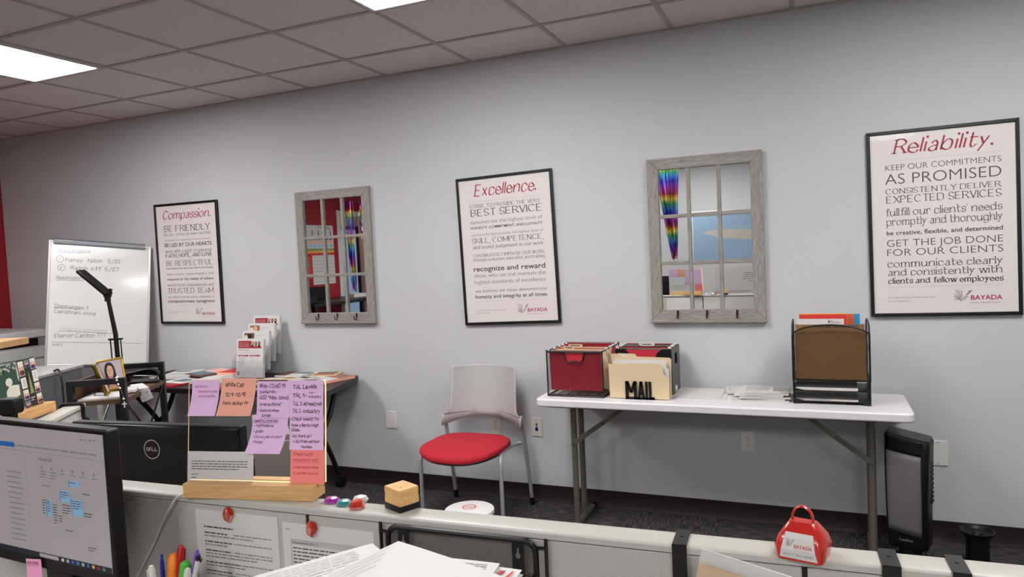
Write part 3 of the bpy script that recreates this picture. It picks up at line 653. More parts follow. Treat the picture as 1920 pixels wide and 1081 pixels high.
# ---------------------------------------------------------------- white folding table
TZ = 0.735
t = thing('folding_table', 'narrow white folding table with grey metal legs along the wall', 'table', (-0.505, -0.265, 0))
b = B(); b.prism(rrect(-0.893, -0.222, 0.893, 0.222, 0.035, 6), TZ - 0.042, TZ, 'white_plastic'); b.build('tabletop', t, bevel=0.008, seg=3)
for yy in (-0.17, 0.155): b = B(); b.box(-0.84, yy, TZ - 0.055, 0.84, yy + 0.015, TZ - 0.040, 'table_leg'); b.build('apron_rail', t)
for sx in (-1, 1):
    X = sx * 0.728
    for yy in (-0.075, 0.055): g = B(); g.tube([(X, yy, 0.03), (X, yy, TZ - 0.045)], 0.0165, 'table_leg', 12); g.build('leg', t)
    g = B(); g.tube([(X, -0.215, 0.018), (X, 0.215, 0.018)], 0.0165, 'table_leg', 12); g.build('foot_bar', t)
    for yy in (-0.218, 0.218): g = B(); g.tube([(X, yy - 0.012, 0.018), (X, yy + 0.012, 0.018)], 0.0185, 'black_plastic', 12); g.build('foot_cap', t)
    g = B(); a = V((X, -0.095, 0.47)); c = V((X - sx * 0.30, -0.06, TZ - 0.05)); mid = a.lerp(c, 0.55)
    g.bar(a, mid + (mid - a) * 0.05, 0.006, 0.026, 'table_leg'); g.bar(mid - (c - a) * 0.02 + V((0, 0.006, 0)), c, 0.006, 0.022, 'table_leg'); g.build('brace', t, bevel=0.002)
    for p in (a, mid): g = B(); g.tube([p + V((0, -0.009, 0)), p + V((0, 0.012, 0))], 0.008, 'chrome', 10); g.build('rivet', t)

def dup(root, loc, label, rotz=None, **mats):
    r = root.copy(); COL.objects.link(r); r.location = loc; r['label'] = label
    if rotz is not None: r.rotation_euler.z = rotz
    for ch in list(root.children):
        c = ch.copy(); COL.objects.link(c); c.parent = r
        for g in list(ch.children):
            d = g.copy(); COL.objects.link(d); d.parent = c
    return r

# hanging folders: hooks over two rails, body hanging below
def hanging_folder(label, loc, w, h, m, group, lean=0.0, tab=None, hooks=True, thick=0.008):
    t = thing('hanging_folder', label, 'folder', loc, (lean, 0, 0), group)
    b = B()
    b.prism([(-thick / 2, 0), (0, -h), (thick / 2, 0), (thick / 2 - 0.001, 0), (0, -h + 0.004), (-thick / 2 + 0.001, 0)], -w / 2, w / 2, m, 'x'); b.build('body', t, smooth=False)
    if hooks:
        b = B(); b.box(-w / 2 - 0.012, -thick / 2 - 0.001, -0.010, w / 2 + 0.012, -thick / 2 + 0.001, -0.001, 'chrome')
        for sx in (-1, 1): b.box(sx * (w / 2 + 0.006) - 0.008, -thick / 2 - 0.002, -0.004, sx * (w / 2 + 0.006) + 0.008, -thick / 2 + 0.002, 0.006, 'plate_white')
        b.build('hook_bar', t)
    if tab:
        b = B(); x0, x1, tm = tab; b.box(x0, -0.001, -0.01, x1, 0.001, 0.016, tm); s = b.plane((x0, -0.001, 0.016), (1, 0, 0), (0, 0, -1)); s.para(x0 * 0 + 0.008, 0.005, (x1 - x0) - 0.008, 1, 0.008, 'note_ink', 0.7, 3, 0.9); b.build('tab', t)
    return t

# ---------------------------------------------------------------- wire crate with folders
cx, cy = -1.195, -0.23
t = thing('wire_crate', 'black wire mesh file crate at the left end of the folding table', 'file crate', (cx, cy, TZ))
W, D, Hh = 0.155, 0.172, 0.245
b = B()
for p in ([(-W, -D, 0.005), (-W, -D, Hh), (W, -D, Hh), (W, -D, 0.005)], [(-W, D, 0.005), (-W, D, Hh), (W, D, Hh), (W, D, 0.005)]): b.tube(p, 0.0042, 'black_metal', 8, closed=True)
for sx in (-1, 1):
    b.tube([(sx * W, -D, Hh), (sx * W, D, Hh)], 0.0035, 'black_metal', 8); b.tube([(sx * W, -D, 0.006), (sx * W, D, 0.006)], 0.0042, 'black_metal', 8)
    for yy in (-D, D): b.ball((sx * W, yy, Hh + 0.003), 0.0055, 'black_metal', 6)
for k in range(-2, 3): b.tube([(k * 0.055, -D, 0.006), (k * 0.055, D, 0.006)], 0.002, 'black_metal', 6)
b.build('wire_frame', t)
b = B(); b.box(-W, -D - 0.001, 0.006, W, -D + 0.0005, 0.012, 'black_metal')
s = [(-W, 0.012), (W, 0.012), (W, Hh), (0.060, Hh), (0.044, Hh - 0.058), (0.03, Hh - 0.062), (0, Hh - 0.054), (-0.03, Hh - 0.062), (-0.044, Hh - 0.058), (-0.060, Hh), (-W, Hh)]
cut = [(-0.060, Hh), (-0.044, Hh - 0.052), (-0.03, Hh - 0.058), (0, Hh - 0.050), (0.03, Hh - 0.058), (0.044, Hh - 0.052), (0.060, Hh)]
n = len(cut)
for (a, c) in zip(cut, cut[1:]): b.add([(a[0], -D, a[1]), (c[0], -D, c[1]), (c[0], -D, 0.01), (a[0], -D, 0.01)], [(0, 1, 2, 3)], 'crate_mesh')
for a, c in ((-W, -0.060), (0.060, W)): b.add([(a, -D, Hh), (c, -D, Hh), (c, -D, 0.01), (a, -D, 0.01)], [(0, 1, 2, 3)], 'crate_mesh')
b.build('mesh_front', t, smooth=False)
b = B(); b.tube([(x, -D, z) for x, z in cut], 0.0038, 'black_metal', 8); b.build('handle_rim', t)
G1 = 'hanging folders in the wire crate'
y0 = cy - D
for lab, dy, m, lean, tab in (('front dark red hanging folder behind the wire crate mesh', 0.016, 'red_folder', 0.02, None), ('first manila folder with a name tab behind the front red folder', 0.075, 'manila', 0.03, (-0.10, -0.04, 'manila')), ('red hanging folder between the two tabbed manila folders', 0.115, 'red_folder', 0.02, None),
                               ('second manila folder with a name tab in the wire crate', 0.155, 'manila', 0.02, (-0.10, -0.02, 'manila')), ('red hanging folder just behind the second manila tab', 0.200, 'red_folder', 0.0, None), ('red hanging folder second from the back of the crate', 0.255, 'red_folder', -0.02, None), ('rearmost red hanging folder of the wire crate by the wall', 0.318, 'red_folder', 0.0, None)):
    hanging_folder(lab, (cx + (0.02 if m == 'manila' else 0), y0 + dy, TZ + Hh + 0.002), 0.285 if m != 'manila' else 0.290, 0.215, m, G1, lean, tab, m != 'manila', 0.020 if dy < 0.02 else 0.014)
b = B(); b.T = Matrix.Rotation(0.10, 4, 'Z'); b.prism([(0, 0.20), (0.06, 0.20), (0.075, 0.17), (0.02, 0.0), (0.0, 0.0)], 0, 0.004, 'manila', 'y'); b.prism([(0, 0.13), (0.03, 0.13), (0.05, 0.10), (0.03, 0.02), (0.0, 0.02)], -0.004, -0.001, 'print_light', 'y')
b.build('loose_folder', loc=(-1.045, -0.30, TZ + 0.02), rot=0, label='loose manila folder bulging from the right side of the wire crate', category='folder')

# ---------------------------------------------------------------- plastic file box with folders
cx, cy = -0.855, -0.16
t = thing('file_box', 'black and grey plastic file box behind the mail folder holder', 'file box', (cx, cy, TZ))
W, D, Hh = 0.150, 0.105, 0.242
b = B(); b.box(-W, -D, 0, W, D, 0.008, 'black_plastic'); b.build('base', t, bevel=0.003)
b = B(); b.prism([(-W, 0.002), (W, 0.002), (W, Hh), (W - 0.055, Hh - 0.002), (W - 0.075, Hh - 0.02), (W - 0.085, Hh - 0.05), (-W + 0.085, Hh - 0.05), (-W + 0.075, Hh - 0.02), (-W + 0.055, Hh - 0.002), (-W, Hh)], -D - 0.004, -D, 'black_plastic', 'y'); b.build('front_panel', t, bevel=0.002)
b = B(); b.box(-W, D - 0.004, 0, W, D, Hh, 'black_plastic'); b.build('back_panel', t)
for sx in (-1, 1):
    b = B(); X0, X1 = sorted((sx * W, sx * (W + 0.005)))
    b.box(X0, -D, 0, X1, D, Hh - 0.09, 'box_grey'); b.box(X0, -D, Hh - 0.09, X1, -0.03, Hh - 0.03, 'box_grey'); b.box(X0, 0.04, Hh - 0.09, X1, D, Hh - 0.03, 'box_grey'); b.box(X0, -D, Hh - 0.03, X1, D, Hh, 'box_grey'); b.build('side_panel', t, label='grey end panel with a hand slot')
G2 = 'hanging folders in the plastic file box'
for lab, dy, m, tab in (('front red hanging folder in the plastic file box', 0.018, 'red_folder', None), ('grey hanging folder with white index tabs in the file box', 0.085, 'grey_folder', (-0.03, 0.045, 'paper')), ('second grey hanging folder with a white tab in the file box', 0.125, 'grey_folder', (-0.05, 0.03, 'paper')), ('rear red hanging folder in the plastic file box by the wall', 0.180, 'red_folder', None)):
    hanging_folder(lab, (cx, cy - D + dy, TZ + Hh + 0.006), 0.268, 0.215, m, G2, 0, tab, True, 0.012)
for k in (0, 1):
    b = B(); b.tube([(0, 0, 0), (0, 0, 0.028), (0, 0, 0.032)], [0.0042, 0.0042, 0.002], 'paper', 8); b.build('marker_cap', loc=(-0.695, -0.225 + k * 0.03, TZ + 0.012 + 0.0), label=('front' if k == 0 else 'rear') + ' white marker cap standing against the end of the plastic file box', category='marker', group='white caps beside the file box')

# ---------------------------------------------------------------- MAIL holder and its folders
t = thing('mail_holder', 'black metal holder with cut-out letters MAIL on the folding table', 'letter holder', (-0.85, -0.39, TZ))
b = B(); mx0, mz, lw = -0.072, 0.006, 0.016; Hm = 0.094
b.box(-0.072, -0.014, 0, 0.078, -0.008, 0.013, 'black_metal')
def lb(p, q, wd=lw): b.bar((p[0], -0.011, p[1]), (q[0], -0.011, q[1]), 0.006 if False else wd, 0.006, 'black_metal') if False else b.prism([(p[0] - wd / 2, p[1]), (p[0] + wd / 2, p[1]), (q[0] + wd / 2, q[1]), (q[0] - wd / 2, q[1])], -0.014, -0.008, 'black_metal', 'y')
lb((-0.064, 0), (-0.064, Hm)); lb((-0.020, 0), (-0.020, Hm)); lb((-0.042, 0.035), (-0.062, Hm), 0.014); lb((-0.042, 0.035), (-0.022, Hm), 0.014)
lb((-0.003, 0), (0.009, Hm), 0.012); lb((0.023, 0), (0.011, Hm), 0.012); b.box(0.001, -0.014, 0.025, 0.019, -0.008, 0.036, 'black_metal')
b.prism([(0.036, 0), (0.048, 0), (0.047, Hm), (0.035, Hm)], -0.014, -0.008, 'black_metal', 'y') if False else lb((0.0385, 0), (0.0375, Hm), 0.012)
lb((0.0575, 0), (0.056, Hm), 0.012); b.box(0.052, -0.014, 0, 0.078, -0.008, 0.014, 'black_metal')
b.build('letters', t)
b = B(); b.box(-0.072, -0.014, 0, 0.078, 0.055, 0.003, 'black_metal'); b.build('base_plate', t)
b = B(); b.box(-0.072, 0.052, 0, 0.078, 0.055, 0.09, 'black_metal'); b.build('back_plate', t)
def flat_folder(label, loc, poly, m, lean, group=None, sheet=None, name='manila_folder', cat='folder'):
    b = B(); b.prism(poly, -0.0009, 0.0009, m, 'y')
    if sheet:
        s = b.plane((poly[0][0], -0.0012, max(p[1] for p in poly)), (1, 0, 0), (0, 0, -1)); sheet(s)
    return b.build(name, loc=loc, rot=(lean, 0, 0), smooth=False, label=label, category=cat, group=group)
G3 = 'folders and letters in the mail holder'
flat_folder('front manila folder standing behind the MAIL letters', (-0.85, -0.3965, TZ + 0.004), [(-0.157, 0), (0.152, 0), (0.154, 0.10), (0.128, 0.130), (0.118, 0.175), (0.110, 0.182), (-0.03, 0.184), (-0.075, 0.180), (-0.160, 0.178)], 'manila', -0.012, G3)
flat_folder('rear manila folder with a white tab label behind the letters', (-0.85, -0.345, TZ + 0.004), [(-0.157, 0), (0.157, 0), (0.158, 0.198), (0.150, 0.206), (-0.02, 0.210), (-0.030, 0.224), (-0.12, 0.226), (-0.132, 0.205), (-0.155, 0.200)], 'manila', -0.02, G3, lambda s: s.rect(0.052, 0.006, 0.088, 0.014, 'paper'))
flat_folder('white letter with small print tucked between the two manila folders', (-0.85, -0.362, TZ + 0.004), [(-0.135, 0), (0.138, 0), (0.138, 0.196), (-0.135, 0.196)], 'paper', -0.02, G3, lambda s: s.para(0.012, 0.028, 0.03, 2, 0.005, 'print_dark', 0.7, 2), 'letter', 'paper')
flat_folder('second white letter with a corner notch behind the front folder', (-0.85, -0.376, TZ + 0.004), [(-0.140, 0), (0.150, 0), (0.149, 0.152), (0.136, 0.160), (0.13, 0.188), (-0.140, 0.190)], 'paper', -0.015, G3, None, 'letter', 'paper')

# ---------------------------------------------------------------- papers on the folding table
def sheet_stack(name, label, cat, loc, rot, w, d, h, m='paper', pr=None, group=None, n=1):
    b = B(); 
    for k in range(n): b.box(-w / 2 + 0.002 * (k % 2), -d / 2 + 0.0015 * ((k * 7) % 3), h * k / n, w / 2 + 0.0015 * (k % 3), d / 2 - 0.001 * (k % 2), h * (k + 0.82) / n, m)
    s = b.plane((-w / 2, d / 2, h * (n - 0.18) / n), (1, 0, 0), (0, -1, 0))
    if pr: pr(s)
    return b.build(name, loc=loc, rot=rot, smooth=False, label=label, category=cat, group=group)
def tp(s, seed=1, w=0.216, d=0.279): s.para(0.02, 0.03, w * 0.55, 9, 0.012, 'print_grey', 0.3, seed); s.para(w * 0.62, 0.03, w - 0.015, 9, 0.012, 'print_grey', 0.4, seed + 4); s.para(0.02, 0.16, w - 0.02, 7, 0.012, 'print_light', 0.4, seed + 9)
sheet_stack('plastic_sleeve', 'lower clear sleeve of blank sheets right of the mail holder', 'sleeve', (-0.555, -0.215, TZ), 0.02, 0.25, 0.27, 0.004, 'paper', None, 'sleeves on the folding table', 2)
sheet_stack('plastic_sleeve', 'upper sleeve of blank sheets lying right of the mail holder', 'sleeve', (-0.572, -0.205, TZ + 0.0045), -0.03, 0.23, 0.25, 0.003, 'paper', None, 'sleeves on the folding table', 2)
for k, (dx, dy, r, h, lab) in enumerate(((0, 0, 0.02, 0.007, 'bottom booklet of the paper pile beside the desk organizer'), (-0.006, 0.004, -0.05, 0.006, 'second booklet from the bottom of the pile beside the organizer'), (0.012, -0.003, 0.06, 0.006, 'third booklet from the bottom of the pile beside the organizer'), (-0.01, 0.002, -0.02, 0.007, 'second booklet from the top of the pile beside the organizer'), (0.014, 0.004, 0.03, 0.008, 'topmost folded booklet of the pile beside the organizer'))):
    sheet_stack('booklet', lab, 'booklet', (-0.262 + dx, -0.235 + dy, TZ + 0.0075 * k + 0.0005), r, 0.252 - 0.008 * k, 0.24 - 0.01 * k, h, 'booklet_paper', (lambda s: tp(s, 4, 0.24, 0.2)) if k == 4 else None, 'booklets piled beside the desk organizer', 3)
sheet_stack('booklet', 'booklet sticking out to the left under the paper pile', 'booklet', (-0.395, -0.13, TZ + 0.006), 0.12, 0.11, 0.15, 0.012, 'booklet_paper', lambda s: (s.line([(0.02, 0.03), (0.09, 0.03), (0.09, 0.12), (0.02, 0.12), (0.02, 0.03)], 0.003, 'print_grey'), s.para(0.03, 0.05, 0.08, 4, 0.012, 'print_light')), None, 3)

# ---------------------------------------------------------------- desk organizer
ox, oy = 0.056, -0.24
t = thing('desk_organizer', 'black mesh desk organizer with two trays on the folding table', 'desk organizer', (ox, oy, TZ))
W, D = 0.166, 0.115
for sx in (-1, 1): b = B(); b.prism([(-D, 0), (D, 0), (D, 0.13), (-D, 0.118)], sx * W - 0.002, sx * W + 0.002, 'black_metal', 'x'); b.box(min(sx * W, sx * (W - 0.03)), -D, 0, max(sx * W, sx * (W - 0.03)), -D + 0.003, 0.014, 'black_metal'); b.build('side_panel', t)
for z in (0.012, 0.062):
    b = B(); b.box(-W, -D + 0.004, z, W, D, z + 0.003, 'black_metal')
    P = [(-W, z), (W, z), (W, z + 0.016), (0.12, z + 0.005), (-0.12, z + 0.005), (-W, z + 0.016)]; b.prism(P, -D, -D + 0.003, 'black_metal', 'y'); b.build('tray', t)
b = B(); b.box(-W, -D, 0.112, W, D, 0.117, 'black_metal'); b.build('upper_shelf', t)
top = [(-W, 0.327)] + [(W * math.sin(a), 0.327 + 0.052 * math.cos(a * 1.0) ** 1) for a in [(-PI / 2) + PI * i / 16 for i in range(1, 16)]] + [(W, 0.327)]
b = B(); b.tube([(-W, -D, 0.112)] + [(x, -D, z) for x, z in top] + [(W, -D, 0.112)], 0.0038, 'black_metal', 8); b.build('front_rim', t)
b = B(); k = len(top)
for a, c in zip(top, top[1:]): b.add([(a[0], -D, a[1]), (c[0], -D, c[1]), (c[0], -D, 0.115), (a[0], -D, 0.115)], [(0, 1, 2, 3)], 'organizer_mesh')
b.build('mesh_front', t, smooth=False)
for sx in (-1, 1):
    b = B(); b.tube(catmull([(sx * W, -D, 0.327), (sx * W, -D + 0.03, 0.372), (sx * W, 0.03, 0.39), (sx * W, D - 0.01, 0.38), (sx * W, D, 0.36)], 5) + [(sx * W, D, 0.12)], 0.0035, 'black_metal', 8); b.tube([(sx * W, -D, 0.24), (sx * W, D, 0.28)], 0.0022, 'black_metal', 6); b.build('side_rim', t)
    b = B(); b.add([(sx * W, -D, 0.115), (sx * W, D, 0.115), (sx * W, D, 0.36), (sx * W, 0.03, 0.388), (sx * W, -D + 0.03, 0.37), (sx * W, -D, 0.327)], [(0, 1, 2, 3, 4, 5)], 'organizer_mesh_side'); b.build('mesh_side', t, smooth=False)
b = B(); b.add([(-W, D, 0.115), (W, D, 0.115), (W, D, 0.36), (-W, D, 0.36)], [(0, 1, 2, 3)], 'organizer_mesh'); b.build('mesh_back', t, smooth=False)
G4 = 'papers in the desk organizer'
def org(name, label, cat, dy, x0, x1, z1, m, lean=0.0, pr=None):
    b = B(); b.prism([(x0, 0), (x1, 0), (x1, z1), (x0, z1)], -0.0012, 0.0012, m, 'y')
    if pr: pr(b.plane((x0, -0.0016, z1), (1, 0, 0), (0, 0, -1)))
    b.build(name, loc=(ox, oy + dy, TZ + 0.118), rot=(-lean, 0, 0), smooth=False, label=label, category=cat, group=G4)
org('kraft_folder', 'front brown kraft folder filling the mesh organizer', 'folder', -0.100, -0.154, 0.152, 0.226, 'kraft', 0.02)
org('kraft_folder', 'second brown kraft folder with handwriting along its top edge', 'folder', -0.080, -0.150, 0.148, 0.258, 'kraft', 0.02, lambda s: s.text('Referrals  Notes  2023', 'h', 0.07, 0.012, 0.009, 'note_ink', 0.27))
org('envelope', 'white envelope with a red logo sticking out of the organizer', 'envelope', -0.060, -0.142, 0.062, 0.284, 'paper', 0.0, lambda s: (s.bird(0.135, 0.019, 0.152, 0.014, 'ink_grey', 0.001), s.text('BAYADA', 's', 0.153, 0.019, 0.006, 'ink_red', 0.185, weight=0.01), s.para(0.012, 0.01, 0.025, 1, 0.004, 'print_light')))
org('kraft_folder', 'brown kraft folder behind the white envelope in the organizer', 'folder', -0.030, -0.150, 0.140, 0.238, 'kraft', 0.0)
org('red_folder', 'red folder edge sticking out behind the white envelope', 'folder', -0.008, -0.135, 0.078, 0.300, 'red_paper', 0.0)
org('yellow_folder', 'yellow folder edge behind the red one in the organizer', 'folder', 0.012, -0.130, 0.080, 0.303, 'yellow_paper', 0.0)
org('blue_folder', 'blue folder with an orange band at the right of the organizer', 'folder', 0.032, 0.060, 0.135, 0.298, 'blue_paper', 0.0, lambda s: (s.rect(0.022, 0, 0.048, 0.05, 'orange_paper'), s.rect(0, 0, 0.008, 0.05, 'red_paper')))
for z, lab, pr in ((0.0655, 'white paper ream in the upper tray of the organizer', None), (0.0155, 'printed white paper in the lower tray of the organizer', lambda s: s.para(0.01, 0.195, 0.25, 2, 0.008, 'print_dark', 0.5, 5))):
    sheet_stack('paper_ream', lab, 'paper', (ox - 0.022, oy - 0.008, TZ + z), 0, 0.268, 0.208, 0.012 if z > 0.05 else 0.006, 'paper', pr, None, 3)

# ---------------------------------------------------------------- tower heater and black stand
t = thing('tower_heater', 'black tower heater with grey front by the folding table leg', 'heater', (0.372, -0.335, 0), -0.30)
def heat_prof(z):
    k = (z - 0.09) / 0.53; w2 = 0.082 + 0.012 * k; d = 0.055 + 0.018 * math.sin(PI * min(1, max(0, k)))
    return w2, d
b = B(); rows = []
for z in [0.09, 0.10] + [0.12 + 0.02 * i for i in range(24)] + [0.593, 0.600, 0.606]:
    w2, d = heat_prof(z); s = 1 if 0.095 < z < 0.60 else 0.94
    rows.append([(x * s, y * s + 0.02 * (z - 0.09), z - (0.012 * (x / 0.08) if z > 0.58 else 0)) for x, y in rrect(-w2, -d, w2, 0.07, 0.022, 5)])
b.grid(rows, 'black_plastic', True); n = len(rows[0]); b.add(rows[-1], [tuple(range(n))], 'gloss_black'); b.add(rows[0], [tuple(range(n))[::-1]], 'black_plastic'); b.build('body', t)
def face(z0, z1, m, name, off, lab=None, sx=0.80):
    b = B(); rows = []
    for i in range(13):
        z = z0 + (z1 - z0) * i / 12; w2, d = heat_prof(z)
        rows.append([(w2 * sx * u - 0.006, -d - off + 0.02 * (z - 0.09) + 0.006 * u * u, z - 0.010 * u * (1 if z1 > 0.5 else 1)) for u in [-1 + 2 * j / 8 for j in range(9)]])
    b.grid(rows, m); return b.build(name, t, solid=0.003, label=lab)
face(0.165, 0.530, 'heater_face', 'grille', 0.0045, 'grey cloth-like grille')
face(0.536, 0.594, 'gloss_black', 'control_panel', 0.0045, 'glossy control strip')
b = B(); w2, d = heat_prof(0.13); s = b.plane((-0.05, -d - 0.0012, 0.145), (1, 0, 0), (0, 0, -1)); s.text('Lasko', 's', 0.02, 0.016, 0.012, 'print_grey', 0.075); b.build('lettering', t, smooth=False)
b = B()
for i in range(10): b.box(0.086, 0.0 + 0.004 * i * 0, 0.30 + i * 0.02, 0.0925, 0.05, 0.308 + i * 0.02, 'panel_trim')
b.build('side_vent', t)
b = B(); b.lathe([(0.12, 0), (0.12, 0.012), (0.10, 0.02), (0.05, 0.03), (0.045, 0.095)], 'black_plastic', 32, (0, 0.01, 0)); b.build('base', t)
t = thing('round_stand', 'black round stand with a flared open top right of the heater', 'stand', (0.640, -0.325, 0))
b = B(); b.lathe([(0.125, 0), (0.125, 0.010), (0.115, 0.016), (0.05, 0.020)], 'black_plastic', 36); b.build('base', t)
b = B(); b.lathe([(0.046, 0.015), (0.046, 0.145), (0.052, 0.160), (0.066, 0.178), (0.068, 0.186), (0.063, 0.186), (0.055, 0.174), (0.04, 0.168), (0.001, 0.168)], 'black_plastic', 36); b.ball((0.0, 0.0, 0.170), (0.022, 0.018, 0.012), 'black_plastic', 8); b.build('column', t)
# ---------------------------------------------------------------- near cubicle partition
PO, PA = V((0, -2.812, 0)), 0.04; RZ = 1.03
pt = thing('cubicle_partition', 'pale grey fabric cubicle partition with off-white top rail across the front', 'partition', PO, PA)
b = B(); prof = [(-0.029, RZ - 0.013), (-0.029, RZ - 0.004), (-0.026, RZ - 0.001), (-0.022, RZ), (0.024, RZ), (0.028, RZ - 0.003), (0.029, RZ - 0.013)]
b.prism(prof, -2.05, 1.95, 'rail_laminate', 'x'); b.build('top_rail', pt)
b = B(); b.box(-2.05, -0.017, 0.02, 1.95, 0.017, RZ - 0.012, 'panel_trim'); b.build('core', pt, smooth=False)
seams = [-2.05, -1.90, -0.952, -0.027, 0.92, 1.95]
for x0, x1 in zip(seams, seams[1:]):
    for y0, y1 in ((-0.023, -0.015), (0.015, 0.023)):
        b = B(); b.box(x0 + 0.004, y0, 0.10, x1 - 0.004, y1, RZ - 0.017, 'panel_fabric'); b.build('fabric_panel', pt, bevel=0.003)
b = B(); b.box(-2.05, -0.024, 0.0, 1.95, 0.024, 0.095, 'panel_trim'); b.build('base_strip', pt)
def onp(x, y, z):                          # a place given along, across and above the partition
    return V((x * math.cos(PA) - y * math.sin(PA), x * math.sin(PA) + y * math.cos(PA), z)) + PO
# steel straps hooked over the rail
def strap(label, x, w2, zb, m='black_metal', ang=0.0):
    b = B(); pr = [(0.032, RZ - 0.05), (0.032, RZ + 0.002), (-0.032, RZ + 0.002), (-0.032, zb)]
    for (a, c) in zip(pr, pr[1:]):
        y0, y1 = sorted((a[0], c[0])); z0, z1 = sorted((a[1], c[1])); b.box(-w2, y0 - 0.001, z0 - 0.001, w2, y1 + 0.001, z1 + 0.001, m)
    b.tube([(0, 0.004, RZ + 0.003), (0, 0.004, RZ + 0.0042)], 0.0028, 'panel_trim', 10)
    b.build('hanging_strap', loc=onp(x, 0, 0), rot=PA, bevel=0.001, label=label, category='strap', group='black straps hooked over the partition rail')
strap('black steel strap over the rail left of the tilted folder', -0.2155, 0.0118, 0.93)
strap('black steel strap over the rail just right of the red bell', 0.092, 0.0128, 0.93)
strap('black steel strap over the rail in front of the black round stand', 0.182, 0.0118, 0.93)
# file pocket with folder
t = thing('file_pocket', 'black steel file pocket hanging from the strap left of the bell', 'file pocket', onp(-0.13, -0.033, 0.80), PA)
b = B(); b.box(-0.13, -0.004, 0, 0.13, 0, 0.15, 'black_metal'); b.build('back', t); b = B(); b.box(-0.13, -0.085, 0, 0.13, 0, 0.004, 'black_metal'); b.build('floor_plate', t); b = B(); b.box(-0.13, -0.085, 0, 0.13, -0.081, 0.12, 'black_metal'); b.build('front', t)
def pocket(name, label, cat, y, z1, x0, m, m2=None):
    b = B(); b.box(0, -0.001, -0.24, 0.30, 0.001, 0, m)
    if m2: m2(b)
    b.build(name, loc=(x0, y, z1), rot=(0, math.radians(12), 0.0), smooth=False, label=label, category=cat)
pocket('paper', 'white sheet sticking up behind the tan folder on the partition', 'paper', -2.925, 1.062, -0.167, 'paper')
pocket('tan_folder', 'tilted tan folder in the pocket left of the red bell', 'folder', -2.933, 1.043, -0.170, 'tan_card')

# sheets pinned to the partition with gem magnets
def pinned(label, x0, z1, ln):
    b = B(); w, h = 0.216, 0.279; b.box(0, -0.0006, -h, w, 0, 0, 'paper'); s = b.plane((0, -0.0008, 0), (1, 0, 0), (0, 0, -1))
    if ln == 1:
        s.para(0.022, 0.035, 0.10, 1, 0.006, 'print_dark', 0.5, 1, 1)
        v = 0.048; r = random.Random(4)
        for k in range(12):
            s.para(0.022, v, 0.022 + r.uniform(0.05, 0.10), 1, 0.006, 'print_dark', 0.42, k, 1); s.para(0.10, v, 0.198, 1, 0.006, 'print_grey', 0.42, k + 20, 1); n = r.choice((1, 2, 2)); s.para(0.022, v + 0.0065, 0.198, n, 0.0065, 'print_grey', 0.42, k + 40, r.uniform(0.3, 0.9)); v += 0.0065 * (n + 1) + 0.006
    else:
        s.para(0.008, 0.012, 0.018, 1, 0.004, 'print_grey', 0.5, 1, 1); s.rect(0.020, 0.034, 0.196, 0.044, 'print_light'); s.text('Documentation (2023-1)', 's', 0.024, 0.0415, 0.0045, 'print_dark', 0.086, k=2)
        s.line([(0.020, 0.034), (0.196, 0.034)], 0.0006, 'print_dark'); s.line([(0.196, 0.034), (0.196, 0.26)], 0.0006, 'print_dark'); s.line([(0.020, 0.034), (0.020, 0.26)], 0.0006, 'print_dark')
        s.para(0.024, 0.050, 0.192, 28, 0.0074, 'print_dark', 0.30, 7)
    b.build('pinned_sheet', loc=onp(x0, -0.0235, z1), rot=(-0.0, 0, PA), smooth=False, label=label, category='paper')
pinned('printed sheet pinned under the orange gem magnet below the note board', -1.240, 1.002, 1)
pinned('printed sheet with grey heading band pinned left of the mesh rack', -1.013, 0.994, 2)
def gem(name, label, loc, rot, r, m, flat=0.5, group=None, cat='magnet', tear=False):
    b = B(); n = 12; rows = []
    for k, z in ((0.35, 1.0), (0.72, 0.86), (0.96, 0.45), (1.0, 0.30), (0.85, 0.05), (0.7, 0.0)):
        rows.append([(r * k * math.cos(2 * PI * (i + 0.5 * (z > 0.5)) / n) * (1 if not (tear and math.sin(2 * PI * i / n) < -0.5) else 0.62), r * k * math.sin(2 * PI * (i + 0.5 * (z > 0.5)) / n) * (1.3 if tear else 0.82), r * flat * 2 * z) for i in range(n)])
    b.grid(rows, m, True); b.add(rows[0], [tuple(range(n))[::-1]], m); b.add(rows[-1], [tuple(range(n))], m)
    return b.build(name, loc=loc, rot=rot, smooth=False, label=label, category=cat, group=group)
gem('gem_magnet', 'orange teardrop gem magnet on the left pinned sheet', onp(-1.147, -0.0245, 0.998), (PI / 2, 0, PA), 0.0135, 'gem_orange', 0.4, 'orange gem magnets on the partition', tear=True)
gem('gem_magnet', 'orange teardrop gem magnet on the pinned sheet next to the mesh rack', onp(-0.938, -0.0245, 0.987), (PI / 2, 0, PA), 0.0135, 'gem_orange', 0.4, 'orange gem magnets on the partition', tear=True)
G = 'gem magnets lying on the rail'
gem('gem_magnet', 'magenta gem magnet lying on the rail beside the note board', (-0.913, -2.838, RZ), 0.3, 0.0165, 'magenta', 0.36, G)
gem('gem_magnet', 'teal gem magnet lying on the rail between magenta and orange', (-0.879, -2.844, RZ), 0.2, 0.0165, 'teal', 0.36, G)
gem('gem_magnet', 'orange gem magnet lying on the rail, nearest the wooden stamp', (-0.842, -2.852, RZ), 0.9, 0.0165, 'gem_orange', 0.55, G)
gem('gem_magnet', 'clear white gem magnet lying behind the teal and orange ones', (-0.858, -2.818, RZ), 0.5, 0.0165, 'gem_clear', 0.4, G)
